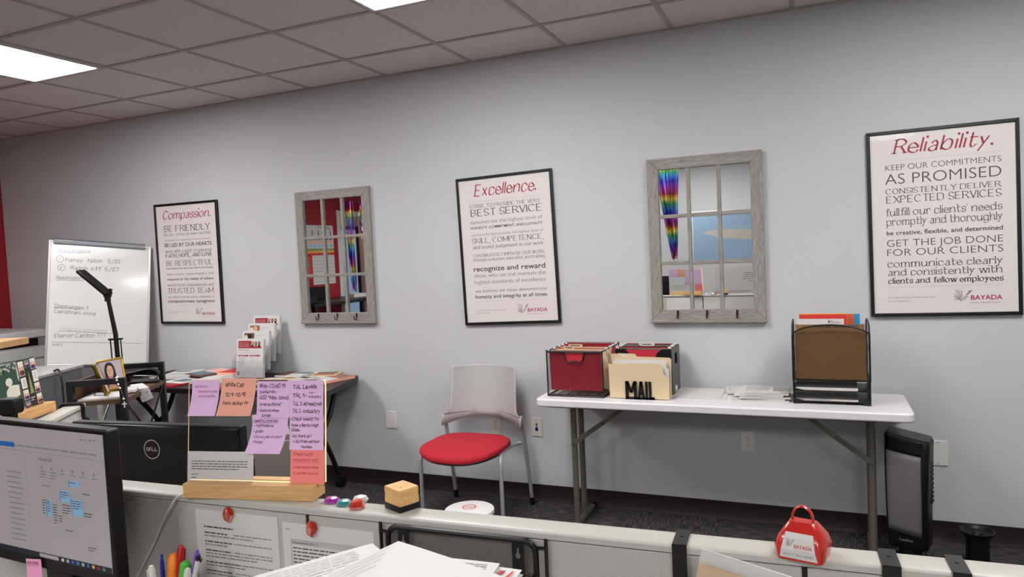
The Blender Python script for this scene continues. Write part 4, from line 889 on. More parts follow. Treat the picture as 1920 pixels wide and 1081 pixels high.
# wooden stamp
t = thing('rubber_stamp', 'pale wooden block stamp with black base standing on the rail', 'stamp', (-0.757, -2.822, RZ), -0.42)
b = B(); P = lambda k: rrect(-0.027 * k, -0.023 * k, 0.027 * k, 0.023 * k, 0.003, 3)
b.grid([[(x, y, z) for x, y in P(k)] for k, z in ((1.0, 0.011), (1.0, 0.022), (0.97, 0.027), (0.97, 0.030), (1.0, 0.034), (1.0, 0.040), (0.97, 0.043))], 'stamp_wood', True); b.add([(x, y, 0.043) for x, y in P(0.97)], [tuple(range(len(P(1))))], 'stamp_wood'); b.build('block', t)
b = B(); b.prism(rrect(-0.028, -0.024, 0.028, 0.024, 0.004, 3), 0, 0.0125, 'black_plastic'); b.build('base', t, bevel=0.0015)
b = B(); s = b.plane((-0.027, 0.023, 0.0432), (1, 0, 0), (0, -1, 0)); s.line([(0.012, 0.012), (0.042, 0.012), (0.042, 0.034), (0.012, 0.034), (0.012, 0.012)], 0.0008, 'pine'); s.disc(0.036, 0.03, 0.0016, 0.0016, 'rust_metal', 2); b.build('print', t, smooth=False)
# red bell
t = thing('cowbell', 'red metal cowbell with handle and white logo label on the rail', 'bell', (-0.027, -2.828, RZ), -0.22)
b = B(); R = []
for hw, hd, z in ((0.034, 0.030, 0), (0.037, 0.033, 0.018), (0.032, 0.027, 0.034), (0.020, 0.014, 0.052), (0.016, 0.010, 0.0535)):
    c = 0.25; R.append([(-hw, -hd * (1 - c), z), (-hw * (1 - c * .6), -hd, z), (hw * (1 - c * .6), -hd, z), (hw, -hd * (1 - c), z), (hw, hd * (1 - c), z), (hw * (1 - c * .6), hd, z), (-hw * (1 - c * .6), hd, z), (-hw, hd * (1 - c), z)])
b.grid(R, 'bell_red', True); b.add(R[-1], [tuple(range(8))], 'bell_red'); b.build('body', t, bevel=0.002)
b = B(); b.tube(catmull([(-0.014, 0, 0.050), (-0.015, 0, 0.060), (-0.010, 0, 0.071), (0, 0, 0.076), (0.010, 0, 0.071), (0.015, 0, 0.060), (0.014, 0, 0.050)], 5), 0.005, 'bell_red', 10, flat=(0.35, 1.0)); b.build('handle', t)
b = B(); o = V((0, -0.0315, 0)); lb0 = [(-0.0245, 0.005), (0.0245, 0.005), (0.019, 0.034), (-0.019, 0.034)]
def yf(z):
    P = ((0, 0.030), (0.018, 0.033), (0.034, 0.027), (0.052, 0.014))
    for (a, c), (d, e) in zip(P, P[1:]):
        if z <= d: return c + (e - c) * (z - a) / (d - a)
    return 0.014
def bp(x, z): return (x, -yf(z) - 0.0006, z)
zz = [0.004, 0.011, 0.018, 0.026, 0.034, 0.041]
b.grid([[bp(x * (0.0275 - 0.0075 * (z - 0.004) / 0.037), z) for x in (-1, -0.5, 0, 0.5, 1)] for z in zz], 'paper'); b.build('label_sticker', t, smooth=False, solid=0.0006, label='white label with logo and phone number')
b = B(); s = b.plane((-0.026, -0.0352, 0.034), (1, 0, 0), (0, -0.0, -1)); s.o = V((-0.0265, 0, 0.041)); s.bend = lambda u, v: yf(0.041 - v) + 0.0009; s.bird(0.0085, 0.019, 0.0195, 0.011, 'print_grey', 0.0006); s.text('BAYADA', 's', 0.0205, 0.0200, 0.0052, 'red_print', 0.0465, weight=0.012); s.para(0.0205, 0.0225, 0.044, 1, 0.0015, 'print_light', 0.6, 2, 1); s.text('(631) 257-6000', 's', 0.005, 0.0325, 0.0043, 'print_grey', 0.048); b.build('lettering', t, smooth=False)

# ---------------------------------------------------------------- lit note board
NB = thing('note_board', 'lit clear acrylic note board in a pine base on the rail', 'note board', (-1.107, -2.848, RZ), math.radians(11.3))
NBM = Matrix.Translation(V((-1.107, -2.848, RZ))) @ Matrix.Rotation(math.radians(11.3), 4, 'Z')
LEAN = math.radians(7)
b = B(); b.prism([(-0.028, 0), (0.027, 0), (0.027, 0.033), (0.0045, 0.033), (0.0025, 0.020), (-0.0025, 0.020), (-0.0025, 0.031), (-0.028, 0.031)], -0.15, 0.15, 'pine', 'x'); b.build('base', NB, bevel=0.0012)
Mb = Matrix.Translation((0.004, 0.0, 0.022)) @ Matrix.Rotation(-LEAN, 4, 'X')
b = B(); b.T = Mb; out = rrect(-0.1615, 0, 0.1615, 0.223, 0.010, 5); b.prism(out, -0.0022, 0.0022, 'acrylic', 'y'); b.build('acrylic_sheet', NB, smooth=False)
b = B(); b.T = Mb; k = [p for p in out if p[1] > 0.008]; ri = [p for p in k if p[0] > 0.155]; b.tube([(x, 0, z) for x, z in ri], 0.0016, 'led_edge', 6); b.tube([(x, 0, z) for x, z in k[len(ri) - 1:]], 0.0009, 'edge_pale', 6); b.build('lit_edge', NB, label='glowing warm edge of the acrylic')
b = B(); b.box(-0.149, -0.0032, 0.0290, 0.149, -0.0026, 0.0325, 'led_base'); b.build('light_strip', NB, label='warm lit strip along the slot')
def note(label, x0, x1, z0, z1, m, lines, ink, curl=0.006, lay=1, name='sticky_note', style='h', skew=0.0):
    """z measured up the acrylic, x along it"""
    w, h = x1 - x0, z1 - z0; b = B(); b.T = NBM @ Mb
    def pos(u, v): return (x0 + u - skew * (v / h) ** 2, -0.0030 - 0.0012 * lay - curl * max(0, (v / h - 0.25) / 0.75) ** 2, z1 - v)
    N = 8; b.grid([[pos(w * i / 4, h * j / N) for i in range(5)] for j in range(N + 1)], m)
    class S(PL):
        def P(s, u, v, k=1): q = pos(u, v); return V((q[0], q[1] - 0.0003 * k, q[2]))
    s = S(b, (0, 0, 0), (1, 0, 0), (0, 0, -1))
    for (txt, u, v, hh, u1) in lines:
        if txt == '_':
            n = 6; s.line([(u + (u1 - u) * i / n, v) for i in range(n + 1)], 0.0007, ink)
        elif txt == '#': s.para(u, v, u1, 1, hh, ink, 0.30, int(v * 1e4), 1)
        else: s.text(txt, style, u, v, hh, ink, u1, jit=0.10)
    o = b.build(name, smooth=False, solid=0.0003, label=label, category='paper' if name != 'sticky_note' else 'sticky note', group='sticky notes on the acrylic board' if name == 'sticky_note' else None)
    return o
note('blank-looking purple sticky note with faint writing, first on the board', -0.150, -0.084, 0.146, 0.222, 'purple_note', [('wild Section', 0.006, 0.015, 0.0045, 0.038), ('Restaurant grade', 0.016, 0.026, 0.005, 0.062), ('and chargeables', 0.016, 0.036, 0.0045, 0.058)], 'faint_ink', 0.006, 1, skew=0.008)
note('salmon sticky note reading White Cap near the top', -0.079, 0.003, 0.146, 0.226, 'salmon_note', [('White Cap', 0.010, 0.018, 0.0085, 0.054), ('12/9 -12/10', 0.012, 0.038, 0.0075, 0.060), ('Penn sackey Hr', 0.009, 0.056, 0.007, 0.070)], 'note_ink', 0.006, 1, skew=0.010)
note('purple sticky note below, starting needs to avoid, curling at its bottom', -0.004, 0.078, 0.068, 0.148, 'purple_note', [('needs to avoid dec:', 0.004, 0.0145, 0.005, 0.060), ('_', 0.002, 0.0165, 0, 0.060), ('- Admissions', 0.004, 0.025, 0.006, 0.050), ('- pain', 0.004, 0.037, 0.006, 0.028), ('* UAA no pain in chart', 0.004, 0.048, 0.005, 0.074), ('change', 0.010, 0.058, 0.005, 0.032)], 'note_ink', 0.010, 1, skew=0.014)
note('purple sticky note about covid patients beside the salmon one', 0.0065, 0.082, 0.142, 0.219, 'purple_note', [('With COVID 19', 0.006, 0.014, 0.0075, 0.066), ('patients-', 0.007, 0.025, 0.006, 0.046), ('ADD "Max. covid', 0.005, 0.038, 0.0075, 0.073), ('precautions"', 0.007, 0.051, 0.006, 0.058), ('+ Remove when', 0.004, 0.064, 0.0055, 0.052), ('over.', 0.012, 0.075, 0.007, 0.036)], 'note_ink', 0.002, 2)
note('coral sticky note with faint writing at the lower right of the board', 0.084, 0.161, 0.006, 0.078, 'coral_note', [('Check card', 0.006, 0.014, 0.006, 0.050), ('Assessment card', 0.006, 0.025, 0.005, 0.062), ('_', 0.004, 0.028, 0, 0.066), ('subset mention these', 0.006, 0.040, 0.005, 0.064), ('(Learned as you)', 0.008, 0.052, 0.005, 0.064)], 'coral_ink', 0.002, 1)
note('purple sticky note starting Check weekly, second down at the right', 0.083, 0.160, 0.076, 0.150, 'purple_note', [('-Check weekly for', 0.002, 0.013, 0.006, 0.068), ('New clients High', 0.004, 0.026, 0.006, 0.066), ('Risk.', 0.004, 0.036, 0.006, 0.024), ('-Any trend up?', 0.003, 0.048, 0.006, 0.050), ('> do intervention', 0.008, 0.059, 0.006, 0.068), ('review', 0.026, 0.070, 0.006, 0.052)], 'note_ink', 0.002, 2)
note('purple sticky note headed TAL Levels at the upper right of the board', 0.083, 0.160, 0.144, 0.220, 'purple_note', [('TAL Levels', 0.008, 0.017, 0.0085, 0.062), ('TAL 1-', 0.008, 0.035, 0.0085, 0.040), ('Non-', 0.045, 0.027, 0.0035, 0.058), ('Ambulatory', 0.043, 0.036, 0.0045, 0.073), ('TAL 2-Wheelchair', 0.008, 0.052, 0.0075, 0.075), ('TAL 3- Ambulatory', 0.008, 0.067, 0.0075, 0.070)], 'note_ink', 0.002, 3)
note('white letter propped at the lower left of the acrylic board', -0.160, -0.002, 0.000, 0.070, 'paper', [('#', 0.010, 0.020 + 0.0055 * i, 0.0052, 0.145 - 0.02 * (i == 3)) for i in range(4)] + [('#', 0.010, 0.048, 0.0045, 0.026), ('#', 0.010, 0.055, 0.0045, 0.024)], 'print_dark', 0.0, 1, 'propped_letter')
b = B(); b.tube(catmull([(-1.250, -2.872, RZ + 0.003), (-1.262, -2.905, RZ + 0.003), (-1.285, -2.912, 1.005), (-1.318, -2.906, 0.965), (-1.352, -2.902, 0.915), (-1.40, -2.91, 0.84), (-1.43, -2.93, 0.765), (-1.40, -3.0, 0.743)], 6), 0.0021, 'cord_white', 8); b.build('power_cable', label='thin pale cord running down from the note board base', category='cord')

# ---------------------------------------------------------------- mesh rack with papers
t = thing('mesh_rack', 'black mesh paper rack hung on the partition', 'paper rack', onp(-0.611, -0.034, 0), PA)
b = B(); P = rrect(-0.148, 0.80, 0.148, 1.0135, 0.022, 6)
b.tube([(x, 0, z) for x, z in P], 0.0052, 'black_metal', 8, closed=True); b.build('back_frame', t)
b = B(); b.add([(x, 0.001, z) for x, z in P], [tuple(range(len(P)))], 'rack_mesh'); b.build('mesh_back', t, smooth=False)
for sx in (-1, 1):
    b = B(); b.tube([(sx * 0.166, 0.004, 0.80), (sx * 0.166, 0.004, 1.018)], 0.0034, 'black_metal', 8)
    for z in (1.002, 0.93): b.tube([(sx * 0.146, 0.0, z), (sx * 0.168, 0.003, z)], 0.0028, 'black_metal', 6)
    b.build('hanger_rod', t)
    b = B(); xx = sx * 0.115; b.prism([(xx - 0.011, 0.90), (xx + 0.011, 0.90), (xx + 0.011, 1.010), (xx - 0.011, 1.010)], -0.001, 0.0005, 'black_metal', 'y')
    b.prism([(xx + 0.0045 * math.cos(a * PI / 6), 0.985 + 0.0055 * math.sin(a * PI / 6)) for a in range(12)], -0.0016, -0.001, 'steel_grey', 'y'); b.prism([(xx - 0.0015, 0.985), (xx + 0.0015, 0.985), (xx + 0.0015, 0.999), (xx - 0.0015, 0.999)], -0.0016, -0.001, 'steel_grey', 'y'); b.build('keyhole_strip', t, bevel=0)
b = B(); b.tube([(-0.148, 0, 0.955), (-0.148, -0.25, 0.975), (0.148, -0.25, 0.975), (0.148, 0, 0.955)], 0.004, 'black_metal', 8); b.build('tray_rim', t)
b = B(); b.add([(-0.148, 0, 0.955), (0.148, 0, 0.955), (0.148, -0.25, 0.972), (-0.148, -0.25, 0.972)], [(0, 1, 2, 3)], 'organizer_mesh'); b.build('tray_mesh', t, smooth=False)
def sideways(s, d): return PL(s.b, (0, -d, 0.0026), (0, 1, 0), (1, 0, 0))
def lsheet(label, corner, ang, w, d, z, tilt, pr=None, m='paper', roll=0):
    """a sheet lying with one corner at a given place"""
    b = B(); n = 6
    rows = [[(w * i / 4, -d * j / n, 0.004 * math.sin(PI * i / 4) * 0.5) for i in range(5)] for j in range(n + 1)]
    b.grid(rows, m)
    if pr: pr(b.plane((0, 0, 0.0026), (1, 0, 0), (0, -1, 0)))
    return b.build('loose_sheet', loc=(corner[0], corner[1], z), rot=(tilt, roll, ang), solid=0.0006, smooth=False, label=label, category='paper', group='loose sheets in the mesh rack')
lsheet('bottom sheet of the mesh rack with a dark red corner mark', (-0.750, -2.940, 0), 0.03, 0.292, 0.216, 0.984, 0.02, lambda s: (s.rect(0.262, 0.018, 0.272, 0.045, 'brand_red'),))
lsheet('second sheet in the mesh rack with a thin red corner mark', (-0.745, -2.945, 0), 0.06, 0.284, 0.216, 0.990, 0.02, lambda s: (s.poly([(0.272, 0.014), (0.275, 0.014), (0.268, 0.05), (0.264, 0.05)], 'red_paper'), s.poly([(0.252, 0.015), (0.261, 0.015), (0.252, 0.045), (0.243, 0.045)], 'brand_red')))
lsheet('third sheet with printed lines showing at the right in the rack', (-0.735, -2.952, 0), 0.10, 0.235, 0.279, 0.996, 0.02, lambda s: s.para(0.09, 0.014, 0.22, 6, 0.008, 'print_grey', 0.22, 5))
lsheet('printed sheet turned askew, left of the topmost one in the rack', (-0.757, -2.928, 0), -0.62, 0.216, 0.279, 1.0, 0.015, lambda s: sideways(s, 0.279).para(0.02, 0.02, 0.24, 9, 0.011, 'print_light', 0.16, 8))
lsheet('topmost blank-fronted sheet turned askew in the mesh rack', (-0.707, -2.918, 0), -0.30, 0.279, 0.216, 1.006, 0.02, lambda s: [sideways(s, 0.216).line([(0.05, 0.014 + 0.010 * i), (0.185 - 0.02 * i, 0.012 + 0.012 * i)], 0.0009, 'print_light') for i in range(4)])

# ---------------------------------------------------------------- near desk, monitor, pens
t = thing('desk', 'near laminate desk below the partition', 'desk', (0, 0, 0))
b = B(); b.box(-2.0, -3.46, 0.712, 1.5, -2.93, 0.74, 'desk_laminate'); b.build('desktop', t, bevel=0.003)
for x in (-1.98, 1.46): b = B(); b.box(x, -3.4, 0, x + 0.03, -2.98, 0.712, 'desk_laminate'); b.build('side_support', t)
def monitor(name, label, loc, rot, W, H, zc, screen=None, logo=False, tiltx=0):
    """local: screen faces -y, centre of the panel at height zc"""
    t = thing(name, label, 'monitor', loc, rot)
    b = B(); b.prism(rrect(-W / 2, zc - H / 2, W / 2, zc + H / 2, 0.006, 3), 0.0, 0.028, 'black_plastic', 'y'); b.build('housing', t, bevel=0.003)
    b = B(); b.prism(rrect(-W * 0.36, zc - H * 0.3, W * 0.36, zc + H * 0.22, 0.03, 5), 0.027, 0.05, 'black_plastic', 'y') if not logo else b.box(-W / 2 + 0.004, 0.027, zc - H / 2 + 0.004, W / 2 - 0.004, 0.034, zc + H / 2 - 0.004, 'gloss_black'); b.build('back_cover', t, bevel=0.004)
    b = B(); b.bar((0, 0.06, 0.008), (0, 0.052, zc - 0.02), 0.09, 0.02, 'black_plastic'); b.build('stand_neck', t)
    b = B(); b.prism(rrect(-0.12, -0.05, 0.12, 0.13, 0.02, 4), 0, 0.01, 'black_plastic'); b.build('stand_base', t, bevel=0.002)
    sw, sh = W - 0.022, H - 0.034
    b = B(); b.box(-sw / 2, -0.001, zc + H / 2 - 0.010 - sh, sw / 2, 0.001, zc + H / 2 - 0.010, 'screen' if screen else 'gloss_black')
    if screen: screen(b.plane((-sw / 2, -0.0014, zc + H / 2 - 0.010), (1, 0, 0), (0, 0, -1)), sw, sh)
    b.build('screen', t, smooth=False)
    return t
def cal(s, w, h):
    R = lambda du: w - du
    s.rect(0, h - 0.012, w, h, 'screen_bar', 1)
    s.poly(rrect(R(0.235), h - 0.0105, R(0.17), h - 0.0025, 0.003, 3), 'screen', 2)
    for i, c in enumerate(('plate_white', 'print_light', 'accent_blue', 'blue_paper', 'print_light', 'accent_blue', 'yellow_paper', 'brand_red', 'teal')): s.rect(R(0.160 - 0.0165 * i), h - 0.0095, R(0.152 - 0.0165 * i), h - 0.003, c, 2)
    s.rect(R(0.36), 0.036, R(0.295), 0.046, 'accent_blue', 1)
    for i in range(9): s.para(R(0.285 - 0.030 * i), 0.040, R(0.262 - 0.030 * i), 1, 0.005, 'screen_line', 0.6, i, 1)
    for i in range(4): s.para(R(0.07 - 0.014 * i), 0.012, R(0.064 - 0.014 * i), 1, 0.005, 'screen_line', 0.6, i, 1)
    s.line([(0, 0.052), (w, 0.052)], 0.0007, 'screen_line'); s.line([(R(0.262), 0.06), (R(0.262), h - 0.014)], 0.0006, 'screen_line')
    s.text('May 26-30, 2023', 's', R(0.212), 0.068, 0.006, 'screen_text', R(0.168))
    for i in range(6): s.rect(R(0.207 - 0.034 * i), 0.080, R(0.202 - 0.034 * i), 0.086, 'screen_line'); s.para(R(0.212 - 0.034 * i), 0.090, R(0.190 - 0.034 * i), 3 if i < 2 else 1, 0.006, 'screen_line', 0.4, i, 0.8)
    s.para(R(0.21), 0.120, R(0.18), 1, 0.005, 'screen_line', 0.5, 2, 1)
    for u0, u1, v0, v1 in ((0.117, 0.083, 0.102, 0.115), (0.148, 0.117, 0.125, 0.150), (0.112, 0.078, 0.140, 0.175), (0.197, 0.180, 0.150, 0.185)):
        s.rect(R(u0), v0, R(u1), v1, 'screen_blue'); s.line([(R(u0), v0), (R(u0), v1)], 0.0012, 'accent_blue', 2); s.para(R(u0) + 0.003, v0 + 0.003, R(u1) - 0.003, max(1, int((v1 - v0) / 0.007)), 0.005, 'screen_text', 0.4, int(u0 * 1e3), 0.7, 2)
    for k, (u0, v0, u1, n) in enumerate(((0.212, 0.152, 0.201, 6), (0.176, 0.158, 0.163, 8), (0.145, 0.155, 0.118, 4), (0.158, 0.180, 0.146, 3), (0.075, 0.125, 0.045, 1), (0.075, 0.165, 0.048, 2), (0.141, 0.208, 0.11, 1), (0.07, 0.235, 0.045, 2))): s.para(R(u0), v0, R(u1), n, 0.0055, 'screen_text', 0.35, k, 0.8)
    for i in range(14): s.para(R(0.33), 0.10 + 0.0115 * i, R(0.275 + 0.004 * (i % 3)), 1, 0.006, 'screen_line', 0.4, i, 1)
monitor('monitor', 'near black monitor showing a calendar window, cut by the left edge', (-1.560, -3.024, 0.74), math.radians(-2.5), 0.531, 0.315, 0.308, cal)
b = B(); b.T = Matrix.Rotation(-0.1, 4, 'Y'); n = 6
b.grid([[(0.05 * i / 4, -0.004 * (j / n) ** 2, -0.05 * j / n) for i in range(5)] for j in range(n + 1)], 'pink_note'); s = b.plane((0, -0.001, 0), (1, 0, 0), (0, 0, -1)); s.text('OUR FORMS', 'h', 0.004, 0.011, 0.0055, 'faint_ink', 0.042, k=1, jit=0.05); s.line([(0.003, 0.0135), (0.042, 0.0135)], 0.0007, 'faint_ink')
b.build('sticky_note', loc=(-1.583, -3.030, 0.908), rot=(0, 0, 0), solid=0.0003, smooth=False, label='pink sticky note hanging from the near monitor bezel', category='sticky note')
# pens in a cup
t = thing('pen_cup', 'dark wire pen cup on the desk below the pinned sheet', 'cup', (-1.225, -2.985, 0.74))
b = B(); b.lathe([(0.042, 0.0), (0.046, 0.10), (0.044, 0.10), (0.040, 0.004), (0.001, 0.004)], 'cup_metal', 24); b.build('cup', t)
b = B(); b.tube([(0.047 * math.cos(2 * PI * i / 20), 0.047 * math.sin(2 * PI * i / 20), 0.1) for i in range(20)], 0.002, 'cup_metal', 6, closed=True); b.build('rim', t)
def pen(label, top, r, body, cap=None, tip=None, capl=0.05, kind='pen', click=False):
    base = V((-1.225 + (top[0] + 1.225) * 0.35, -2.985 + (top[1] + 2.985) * 0.2, 0.746)); top = V(top); d = top - base; L = d.length
    t = thing(kind, label, kind, base, tuple(d.to_track_quat('Z', 'Y').to_euler()), 'pens in the wire cup')
    bl = L - capl; b = B(); b.tube([(0, 0, 0), (0, 0, bl)], r, body, 12); b.build('barrel', t)
    b = B()
    if click: b.tube([(0, 0, bl), (0, 0, L - 0.012), (0, 0, L - 0.011), (0, 0, L)], [r * 0.95, r * 0.8, r * 0.5, r * 0.55], cap or body, 12)
    else: b.tube([(0, 0, bl), (0, 0, bl + capl * 0.9), (0, 0, L)], [r * 1.12, r * 1.05, r * 0.6], cap or body, 12)
    b.build('plunger' if click else 'cap', t)
    b = B(); b.box(-0.0015, -r - 0.0035, bl + 0.004, 0.0015, -r - 0.0015, L - 0.008, tip or cap or body); b.box(-0.0015, -r - 0.002, L - 0.012, 0.0015, 0, L - 0.008, tip or cap or body); b.build('clip', t)
pen('blue click pen at the left of the pen cup', (-1.252, -2.965, 0.932), 0.0048, 'pen_navy', click=True)
pen('white-capped pen in front of the orange highlighter', (-1.248, -2.995, 0.922), 0.0060, 'pen_white')
pen('orange highlighter at the middle of the pen cup', (-1.229, -2.955, 0.932), 0.0105, 'pen_orange', capl=0.06, kind='highlighter')
pen('tall red pen rising highest from the pen cup', (-1.212, -2.950, 0.950), 0.0065, 'pen_red')
pen('green highlighter in the pen cup right of the red pen', (-1.190, -2.960, 0.924), 0.0100, 'pen_green', capl=0.05, kind='highlighter')
pen('purple pen at the back right of the pen cup', (-1.168, -2.950, 0.946), 0.0040, 'pen_purple')
pen('black-ended pen next to the purple one in the cup', (-1.160, -2.955, 0.936), 0.0050, 'pen_white', 'pen_dark', capl=0.008)
pen('white pen leaning to the right side of the cup', (-1.158, -2.985, 0.924), 0.0062, 'pen_white')
pen('blue-capped pen low in front of the green highlighter', (-1.215, -3.00, 0.900), 0.0055, 'pen_white', 'pen_navy')
pen('red click pen with chrome top low in the cup', (-1.195, -3.01, 0.905), 0.0058, 'pen_red', 'chrome', click=True, capl=0.02)
pen('chrome-topped pen leaning far left out of the cup', (-1.292, -2.985, 0.885), 0.0042, 'pen_white', 'chrome', click=True, capl=0.02)

# ---------------------------------------------------------------- neighbour cubicle
t = thing('desk', 'neighbouring desk beyond the partition, under the dark monitor', 'desk', (0, 0, 0))
b = B(); b.prism([(-2.28, -2.42), (-2.00, -2.75), (-1.20, -2.72), (-1.20, -2.30), (-1.9, -2.22), (-2.3, -2.15), (-2.52, -2.10)], 0.712, 0.74, 'desk_laminate'); b.build('desktop', t, bevel=0.003)
b = B(); b.box(-1.24, -2.66, 0, -1.21, -2.36, 0.712, 'desk_laminate'); b.build('side_support', t); b = B(); b.box(-2.1, -2.55, 0, -2.07, -2.3, 0.712, 'desk_laminate'); b.build('side_support', t)
t = monitor('monitor', 'dark monitor seen from behind with a round maker logo', (-1.660, -2.605, 0.74), math.radians(180 + 6.5), 0.56, 0.335, 0.195, None, True)
b = B(); zc, yb = 0.295, 0.0346; n = 40; R0, R1 = 0.0265, 0.0240
for i in range(n):
    a0, a1 = 2 * PI * i / n, 2 * PI * (i + 1) / n; b.add([(r * math.cos(a), yb, zc + r * math.sin(a)) for r, a in ((R0, a0), (R0, a1), (R1, a1), (R1, a0))], [(0, 1, 2, 3)], 'chrome')
s = b.plane((0.03, yb, zc + 0.03), (-1, 0, 0), (0, 0, -1))
s.text('D', 's', 0.0115, 0.0345, 0.010, 'chrome', 0.0200, weight=0.02)
for k in range(3): s.poly([(0.0215 + 0, 0.0255 + 0.0036 * k), (0.0285, 0.0228 + 0.0036 * k), (0.0285, 0.0246 + 0.0036 * k), (0.0215, 0.0273 + 0.0036 * k)], 'chrome')
s.poly([(0.0206, 0.0255), (0.0222, 0.0250), (0.0222, 0.0345), (0.0206, 0.0335)], 'chrome')
for u in (0.0310, 0.0400): s.poly([(u, 0.0245), (u + 0.0022, 0.0245), (u + 0.0022, 0.0345), (u, 0.0345)], 'chrome'); s.poly([(u, 0.0322), (u + 0.0078, 0.0322), (u + 0.0078, 0.0345), (u, 0.0345)], 'chrome')
b.build('logo', t, smooth=False)
t = thing('pedestal_cabinet', 'taupe desk pedestal seen through the acrylic behind the dark monitor', 'cabinet', (-1.84, -1.99, 0), math.radians(44))
b = B(); b.box(-0.06, -0.2, 0.03, 0.06, 0.2, 0.94, 'taupe'); b.build('body', t, bevel=0.004)
for z0, z1 in ((0.05, 0.48), (0.50, 0.92)): b = B(); b.box(-0.056, -0.208, z0, 0.056, -0.2, z1, 'taupe'); b.build('drawer', t, bevel=0.003)
# angled partition beyond the monitor
a2 = math.radians(124); e0 = V((-2.36, -2.505, 0))
t = thing('cubicle_partition', 'angled grey partition with off-white rail behind the webcam monitor', 'partition', e0, a2)
L2 = 0.36
b = B(); b.prism([(-0.03, RZ - 0.014), (-0.03, RZ - 0.003), (-0.026, RZ), (0.026, RZ), (0.03, RZ - 0.003), (0.03, RZ - 0.014)], 0, L2, 'rail_laminate', 'x'); b.build('top_rail', t)
for y0, y1 in ((-0.023, -0.012), (0.012, 0.023)): b = B(); b.box(0, y0, 0.1, L2, y1, RZ - 0.02, 'panel_fabric'); b.build('fabric_panel', t, bevel=0.003)
b = B(); b.box(0, -0.014, 0, L2, 0.014, RZ - 0.013, 'panel_trim'); b.build('core', t)
b = B(); b.tube(catmull([(0, 0.034, 1.000), (0, 0.034, 1.034), (0, -0.02, 1.034), (0, -0.036, 1.030), (0, -0.036, 0.99), (0, -0.044, 0.972), (0, -0.054, 0.98)], 4), 0.0045, 'black_plastic', 8, flat=(1, 1.6)); b.build('coat_clip', loc=e0 + Matrix.Rotation(a2, 3, 'Z') @ V((0.315, 0, 0)), rot=a2, label='black plastic clip hooked over the angled partition rail', category='clip')
# second acrylic display with two cards
ra = math.radians(116)
t = thing('card_display', 'clear acrylic card holder in a pine base on the angled rail', 'card holder', (-2.495, -2.43, RZ), ra)
b = B(); b.box(-0.15, -0.028, 0, 0.118, 0.028, 0.034, 'pine_pale'); b.build('base', t, bevel=0.0015)
b = B(); b.T = Matrix.Translation((0, 0.004, 0.026)) @ Matrix.Rotation(-0.10, 4, 'X'); b.prism(rrect(-0.16, 0, 0.12, 0.215, 0.01, 4), -0.002, 0.002, 'acrylic', 'y'); b.build('acrylic_sheet', t, smooth=False)
DM = Matrix.Translation((-2.495, -2.43, RZ)) @ Matrix.Rotation(ra, 4, 'Z') @ Matrix.Translation((0, 0.004, 0.026)) @ Matrix.Rotation(-0.10, 4, 'X')
def card(name, label, x0, z0, w, h, m, pr, tilt):
    b = B(); b.T = DM @ Matrix.Translation((x0, -0.004, z0 + h)) @ Matrix.Rotation(tilt, 4, 'Y'); b.box(0, -0.001, -h, w, 0, 0, m); pr(b.plane((0, -0.0012, 0), (1, 0, 0), (0, 0, -1)), w, h); b.build(name, smooth=False, label=label, category='card')
def collage(s, w, h):
    r = random.Random(3); cw = w * 0.29
    spots = [(0.02, 0.02, 0.30), (0.36, 0.02, 0.16), (0.70, 0.02, 0.22), (0.02, 0.36, 0.22), (0.70, 0.27, 0.24), (0.02, 0.61, 0.20), (0.70, 0.54, 0.20), (0.02, 0.84, 0.15), (0.70, 0.77, 0.20)]
    for k, (u, v, hh) in enumerate(spots):
        s.rect(u * w, v * h, u * w + cw, (v + hh) * h, 'paper' if k in (3, 4) else ('photo_cool' if k % 3 == 1 else 'plate_almond'), 1)
        if k in (3, 4): s.para(u * w + cw * 0.35, v * h + hh * h * 0.25, u * w + cw * 0.7, 3, 0.008, 'print_grey', 0.4, k, 2 if False else 1, 2)
        else:
            for q in range(3): s.disc(u * w + cw * (0.25 + 0.25 * q), (v + hh * (0.45 + 0.1 * (q % 2))) * h, cw * 0.15, hh * h * 0.12, 'skin' if q != 1 else 'skin_light', 2, 10); s.disc(u * w + cw * (0.25 + 0.25 * q), (v + hh * 0.78) * h, cw * 0.2, hh * h * 0.2, ('brand_red', 'photo_brown', 'card_dark', 'pen_navy')[(k + q) % 4], 2, 10)
    for i in range(7): y = 0.30 + 0.06 * i; s.poly([(w * 0.5, h * (y - 0.04)), (w * (0.5 - 0.018 * (i + 1.5)), h * (y + 0.06)), (w * (0.5 + 0.018 * (i + 1.5)), h * (y + 0.06))], 'tree_green', 2 + i % 2)
    s.para(w * 0.38, h * 0.80, w * 0.62, 2, 0.008, 'print_light', 0.4, 2)
card('photo_card', 'photo collage card with a fir tree on the acrylic holder', -0.012, 0.004, 0.098, 0.168, 'card_dark', collage, -0.04)
def green(s, w, h):
    r = random.Random(5)
    for i in range(40): u = r.uniform(0, w); s.disc(u, r.uniform(0, h * 0.16) + 0.002, 0.006, 0.004, r.choice(('print_light', 'card_dark', 'tree_green')), 2, 7)
    s.poly([(w * 0.35, h * 0.62), (w * 0.55, h * 0.5), (w * 0.98, h * 0.55), (w * 0.95, h * 0.8), (w * 0.3, h * 0.86)], 'plate_almond', 2); s.disc(w * 0.55, h * 0.42, w * 0.16, h * 0.1, 'plate_almond', 2); s.rect(w * 0.25, h * 0.84, w * 0.7, h, 'brand_red', 3)
card('photo_card', 'green holiday card behind the webcam on the acrylic holder', -0.130, 0.026, 0.108, 0.140, 'card_green', green, -0.05)
